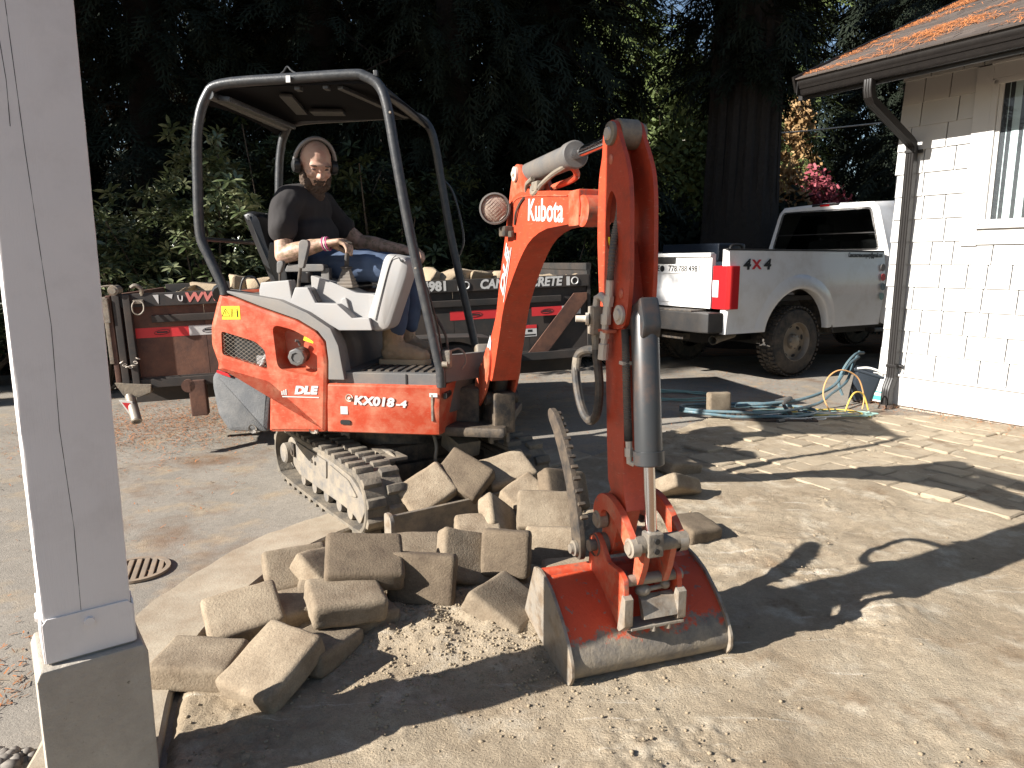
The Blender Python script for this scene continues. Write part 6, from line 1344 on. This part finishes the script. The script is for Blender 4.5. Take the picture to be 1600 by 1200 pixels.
for k, m in enumerate(('bracelet', 'cable_white', 'bracelet')):
    c = Vector((-.352 + .012 * k, -.305, 1.553 + .001 * k)); d = Vector((.26, .0, .05)).normalized(); q = d.to_track_quat('Z', 'Y').to_matrix(); b = MB()
    b.tube([c + q @ Vector((.0375 * math.cos(a), .0375 * math.sin(a), 0)) for a in np.linspace(0, 6.28, 25)[:-1]], .0038, 6, closed=True); P_('bracelet', b, m)
# ================================================================== TREES AND SHRUBS
def frond_template(kind):
    V, F = [], []
    def quad(p0, p1, w0, w1, n):
        t = (p1 - p0).normalized(); s = t.cross(n).normalized(); k = len(V)
        V.extend([p0 - s * w0, p0 + s * w0, p1 + s * w1, p1 - s * w1]); F.append((k, k + 1, k + 2, k + 3))
    up = Vector((0, 0, 1))
    if kind == 'cedar':                       # flat hanging spray, unit length along x
        N_ = 6
        for i in range(N_):
            f = (i + .5) / N_; c = Vector((f, 0, -.35 * f * f))
            for sg in (-1, 1):
                l = .34 * (1 - .75 * f) + .07; d = Vector((.62, sg * .78, -.30)).normalized(); e = c + d * l
                quad(c, e, .030, .012, up)
                quad(c + d * l * .45, c + d * l * .45 + Vector((.8, sg * .1, -.5)).normalized() * l * .45, .022, .008, up)
        quad(Vector((0, 0, 0)), Vector((.55, 0, -.1)), .018, .018, up); quad(Vector((.55, 0, -.1)), Vector((1.08, 0, -.42)), .030, .008, up)
    elif kind == 'rhodo':                     # whorl of long leaves around a shoot
        for i in range(10):
            a = 2 * math.pi * i / 10 + .2 * (i % 3); el = R(28 - 34 * (i % 2)); d = Vector((math.cos(a) * math.cos(el), math.sin(a) * math.cos(el), math.sin(el)))
            s = Vector((-math.sin(a), math.cos(a), 0)); n = d.cross(s).normalized(); dr = Vector((0, 0, -.13)); L = .85 + .15 * math.sin(i * 2.3)
            k = len(V); b0, m1, m2, tp = d * .10, d * .42 * L + n * .0, d * .75 * L + dr * .5, d * 1.0 * L + dr
            V.extend([b0, m1 - s * .125 + n * .035, m1, m1 + s * .125 + n * .035, m2 - s * .11 + n * .03, m2, m2 + s * .11 + n * .03, tp])
            F += [(k, k + 2, k + 1, k + 1), (k, k + 3, k + 2, k + 2), (k + 1, k + 2, k + 5, k + 4), (k + 2, k + 3, k + 6, k + 5), (k + 4, k + 5, k + 7, k + 7), (k + 5, k + 6, k + 7, k + 7)]
    else:                                     # small broad leaves
        g = random.Random(5)
        for i in range(9):
            p = Vector((g.uniform(-.5, .5), g.uniform(-.5, .5), g.uniform(-.5, .5))); d = Vector((g.gauss(0, 1), g.gauss(0, 1), g.gauss(0, .6))).normalized()
            quad(p, p + d * .34, .10, .07, d.orthogonal())
    T = []
    for f in F:
        if f[2] == f[3]: T.append(f[:3])
        else: T += [(f[0], f[1], f[2]), (f[0], f[2], f[3])]
    return np.array([v[:] for v in V]), np.array(T)
TPL = {k: frond_template(k) for k in ('cedar', 'rhodo', 'leaf')}
def foliage(name, kind, P, A, E, S, Rl=None):        # positions, azimuths, elevations, sizes
    V0, F0 = TPL[kind]; n = len(P); P = np.asarray(P); A = np.asarray(A); E = np.asarray(E); S = np.asarray(S); Rl = np.zeros(n) if Rl is None else np.asarray(Rl)
    ca, sa, ce, se, cr, sr = np.cos(A), np.sin(A), np.cos(E), np.sin(E), np.cos(Rl), np.sin(Rl)
    x, y, z = V0[:, 0][None], V0[:, 1][None], V0[:, 2][None]
    y2 = y * cr[:, None] - z * sr[:, None]; z2 = y * sr[:, None] + z * cr[:, None]
    x3 = x * ce[:, None] - z2 * se[:, None]; z3 = x * se[:, None] + z2 * ce[:, None]
    X = x3 * ca[:, None] - y2 * sa[:, None]; Y = x3 * sa[:, None] + y2 * ca[:, None]
    V = np.stack([X, Y, z3], -1) * S[:, None, None] + P[:, None, :]
    F = (F0[None] + (np.arange(n) * len(V0))[:, None, None]).reshape(-1, 3)
    return npmesh(name, V.reshape(-1, 3), F)
def conifer(x, y, h, r, n, label, seed, trunk_r=.3, z0=.6, size=(.35, .8), m='conifer_leaf', group='conifers behind the driveway', low=.0, hole=None, name='conifer', vis=8., inner=.25):
    g = np.random.default_rng(seed); t = thing(name, Matrix.Translation((x, y, -.05)), label, 'tree', group)
    b = MB(); pts = []; rs = []
    for k in range(9):
        f = k / 8; pts.append((.12 * math.sin(f * 5 + seed) * f, .12 * math.cos(f * 4 + seed) * f, h * f)); rs.append(max(trunk_r * (1 - f * .85) * (1.5 if k == 0 else 1), .02))
    b.tube(pts, rs, 14); tr = add('trunk', b, 'bark', t)
    # limbs
    b = MB(); nb = int(26)
    for k in range(nb):
        zz = z0 + (min(h, vis + 2) - z0) * (k + .5) / nb; a = k * 2.4 + seed; L = r * (1 - zz / (h * 1.08)) * .9
        b.tube([(0, 0, zz), (L * .5 * math.cos(a), L * .5 * math.sin(a), zz + .05), (L * math.cos(a), L * math.sin(a), zz - .25 * L)], [.04, .028, .008], 5)
    add('limb', b, 'bark', t)
    u = g.random(n); zz = np.where(g.random(n) < .82, z0 + (min(vis, h) - z0) * u, z0 + (h - z0) * u)
    a = g.random(n) * 6.283; rr = r * np.clip(1 - zz / (h * 1.05), .05, 1) ** .75 * (.72 + .28 * np.sin(a * 3 + zz * 1.9 + seed)) * (inner + (1 - inner) * g.random(n) ** .6)
    P = np.stack([rr * np.cos(a), rr * np.sin(a), zz - .18 * rr + .1], 1); keep = P[:, 2] > low
    if hole is not None:
        keep &= ~((np.abs(P[:, 1] + y - hole[0]) < hole[1]) & (P[:, 2] > hole[2]) & (P[:, 2] < hole[3]))
    P, a = P[keep], a[keep]; k = len(P)
    me = foliage('crown', 'cedar', P, a + g.normal(0, .5, k), g.normal(-.35, .35, k), g.uniform(*size, k), g.normal(0, .4, k)); add('crown', me, m, t); return t
C = 'conifer_leaf'
for i, (x, y, h, r, n, tr, lab) in enumerate([
    (-8.2, 10.4, 17, 2.6, 2000, .32, 'dark conifer at the far left behind the porch post'),
    (-5.6, 11.6, 19, 2.6, 2600, .35, 'dark conifer rising behind the rhododendrons'),
    (-3.2, 12.6, 20, 2.7, 2800, .35, 'dark conifer standing behind the seated person'),
    (-.9, 12.0, 18, 2.6, 2800, .34, 'dark conifer seen through the front of the canopy'),
    (.75, 12.6, 20, 2.0, 2600, .36, 'dark conifer right behind the raised boom'),
    (9.9, 15.6, 20, 2.8, 2800, .36, 'dark conifer right of the gap, seen behind the gutter')]):
    conifer(x, y, h, r, n, lab, 50 + i, tr, .3)
# big cedar whose bare trunk stands left of the house
t = conifer(4.15, 13.4, 24, 1.5, 1100, 'massive dark cedar trunk between the boom and the house roof', 77, .62, 4.4, (.4, .8), vis=9, inner=.5, name='cedar_tree')
b = MB()
for k in range(14):
    a = k * 2 * math.pi / 14; b.tube([(.60 * math.cos(a), .60 * math.sin(a), .0), (.54 * math.cos(a + .1), .54 * math.sin(a + .1), 4), (.46 * math.cos(a + .25), .46 * math.sin(a + .25), 9)], [.12, .09, .07], 6)
add('bark_ridge', b, 'bark', t)
# farther row, sun through the gap; the sunlit ones also coloured lighter
for i, (x, y, h, r, n, m, lab) in enumerate([(3.0, 23.0, 20, 2.6, 1700, 'conifer_leaf_lit', 'sunlit green conifer far behind, left of the big trunk'), (8.6, 25.0, 17, 2.8, 1900, 'conifer_leaf_lit', 'sunlit conifer far behind, right of the big trunk'), (13.5, 26, 18, 3.2, 1500, 'conifer_leaf', 'far conifer half hidden by the roof edge'), (-4, 24, 20, 3.2, 1200, 'conifer_leaf', 'far dark conifer behind the left row')]):
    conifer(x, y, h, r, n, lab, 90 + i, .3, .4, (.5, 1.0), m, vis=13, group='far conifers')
# unseen conifers added left of the drive to put the wood in shade
for i, (x, y, h, r, n, z0, lab) in enumerate([(-15.2, 2.9, 24, 1.5, 1700, 10.9, 'bare stemmed unseen conifer added at left to shade the wood, nearest the porch'), (-15.0, 5.9, 23, 2.0, 3000, 1.5, 'second unseen conifer added at left to shade the wood'), (-15.4, 8.2, 24, 2.0, 3000, 1.5, 'last unseen conifer added at left to shade the wood')]):
    conifer(x, y, h, r * 1.2, n, lab, 120 + i, .35, z0, (.8, 1.4), vis=23, group='unseen conifers added at left for shade', inner=.05)
# a far wood that reads as one dark mass
g = np.random.default_rng(4); n = 21000
P = np.stack([g.uniform(-34, 40, n), g.uniform(30, 36, n), 19 * g.random(n)], 1); lim = 17 + 2 * np.sin(P[:, 0] * .9) + 1.5 * np.sin(P[:, 0] * 2.3 + 1) - 10 * np.exp(-((P[:, 0] - 9.5) / 4) ** 2); P = P[P[:, 2] < lim]
n = len(P); tag(add('far_wood', foliage('far_wood', 'cedar', P, g.random(n) * 6.28, g.normal(-.3, .4, n), g.uniform(1.2, 2.4, n)), C), 'dark mass of trees closing the view far behind', 'trees', kind='stuff')
# rhododendrons behind the trailer
def shrub(x, y, rx, ry, h, n, label, seed, kind='rhodo', m='rhodo_leaf_lit', size=(.12, .19), group='rhododendrons behind the trailer', name='rhododendron', z0=.35):
    g = np.random.default_rng(seed); t = thing(name, Matrix.Translation((x, y, -.05)), label, 'shrub', group)
    d = g.normal(size=(n, 3)); d /= np.linalg.norm(d, axis=1)[:, None]; rad = .55 + .45 * g.random(n) ** .5
    lump = 1 + .28 * np.sin(d[:, 0] * 5 + seed) * np.sin(d[:, 1] * 4 + 2 * seed) + .18 * np.sin(d[:, 2] * 9 + seed)
    P = d * (rad * lump)[:, None] * (rx, ry, (h - z0) / 2) + (0, 0, z0 + (h - z0) / 2); P = P[P[:, 2] > .12]; n = len(P)
    if kind == 'rhodo': a, e = g.random(n) * 6.28, g.normal(.0, .35, n); rl = g.normal(0, .4, n)
    else: a, e, rl = g.random(n) * 6.28, g.normal(0, .8, n), g.normal(0, 1, n)
    add('foliage', foliage('foliage', kind, P, a, e, g.uniform(*size, n), rl), m, t)
    b = MB(); gg = random.Random(seed)
    for k in range(22):
        p = P[gg.randrange(n)]; q = Vector((gg.uniform(-.15, .15), gg.uniform(-.15, .15), 0)); b.tube([q, q.lerp(Vector(p), .5) + Vector((0, 0, -.1)), Vector(p)], [.022, .014, .006], 5)
    add('stem', b, 'twig', t)
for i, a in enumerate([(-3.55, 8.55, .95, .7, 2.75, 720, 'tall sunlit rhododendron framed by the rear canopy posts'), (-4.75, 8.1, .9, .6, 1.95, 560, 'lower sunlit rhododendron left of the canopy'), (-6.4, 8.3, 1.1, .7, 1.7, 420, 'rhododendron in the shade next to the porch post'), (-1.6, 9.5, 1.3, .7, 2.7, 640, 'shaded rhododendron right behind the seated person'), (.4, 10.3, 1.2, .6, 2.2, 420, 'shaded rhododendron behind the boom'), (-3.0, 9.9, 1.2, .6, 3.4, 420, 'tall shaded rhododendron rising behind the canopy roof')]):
    shrub(*a, 200 + i, m='rhodo_leaf_lit' if i < 2 else 'rhodo_leaf_shaded')  # sunlit pair takes the pale leaf colour, the shaded rest the dark one
for i, (x, y, rx, ry, h, n, m, lab, nm) in enumerate([(9.1, 22.0, .9, .8, 3.8, 900, 'red_leaf', 'red leaved shrub glowing above the truck', 'red_shrub'), (7.75, 20.8, .8, .7, 3.7, 700, 'autumn_leaf', 'tawny autumn shrub right of the big trunk', 'autumn_shrub'), (9.0, 23.6, .5, .5, 6.2, 700, 'autumn_leaf', 'thin tawny tree climbing above the red shrub', 'autumn_shrub'), (4.35, 19.0, .9, .8, 6.8, 1000, 'conifer_leaf_lit', 'sunlit leafy tree left of the big trunk', 'leafy_shrub')]):
    shrub(x, y, rx, ry, h, n, lab, 300 + i, 'leaf', m, (.28, .5), 'shrubs in the gap', nm, .4)
for i, (x, y, rx, h, n, lab) in enumerate([(6.3, 16.5, 1.6, 2.9, 700, 'dark hedge bush just above the truck bed'), (9.2, 16.8, 1.8, 3.0, 700, 'dark hedge bush above the truck cab'), (3.2, 15.5, 1.4, 2.6, 500, 'dark hedge bush left of the truck')]):
    shrub(x, y, rx, .9, h, n, lab, 330 + i, 'leaf', C, (.3, .55), 'dark bushes at the edge of the wood', 'bush', .2)
# overhead wire crossing the gap
b = MB(); b.tube([(3.0, 20, 4.55), (8.0, 20.2, 4.95), (13, 20.4, 5.5)], .02, 5); tag(add('overhead_wire', b, 'wire'), 'pale overhead wire crossing the gap in the trees', 'wire')
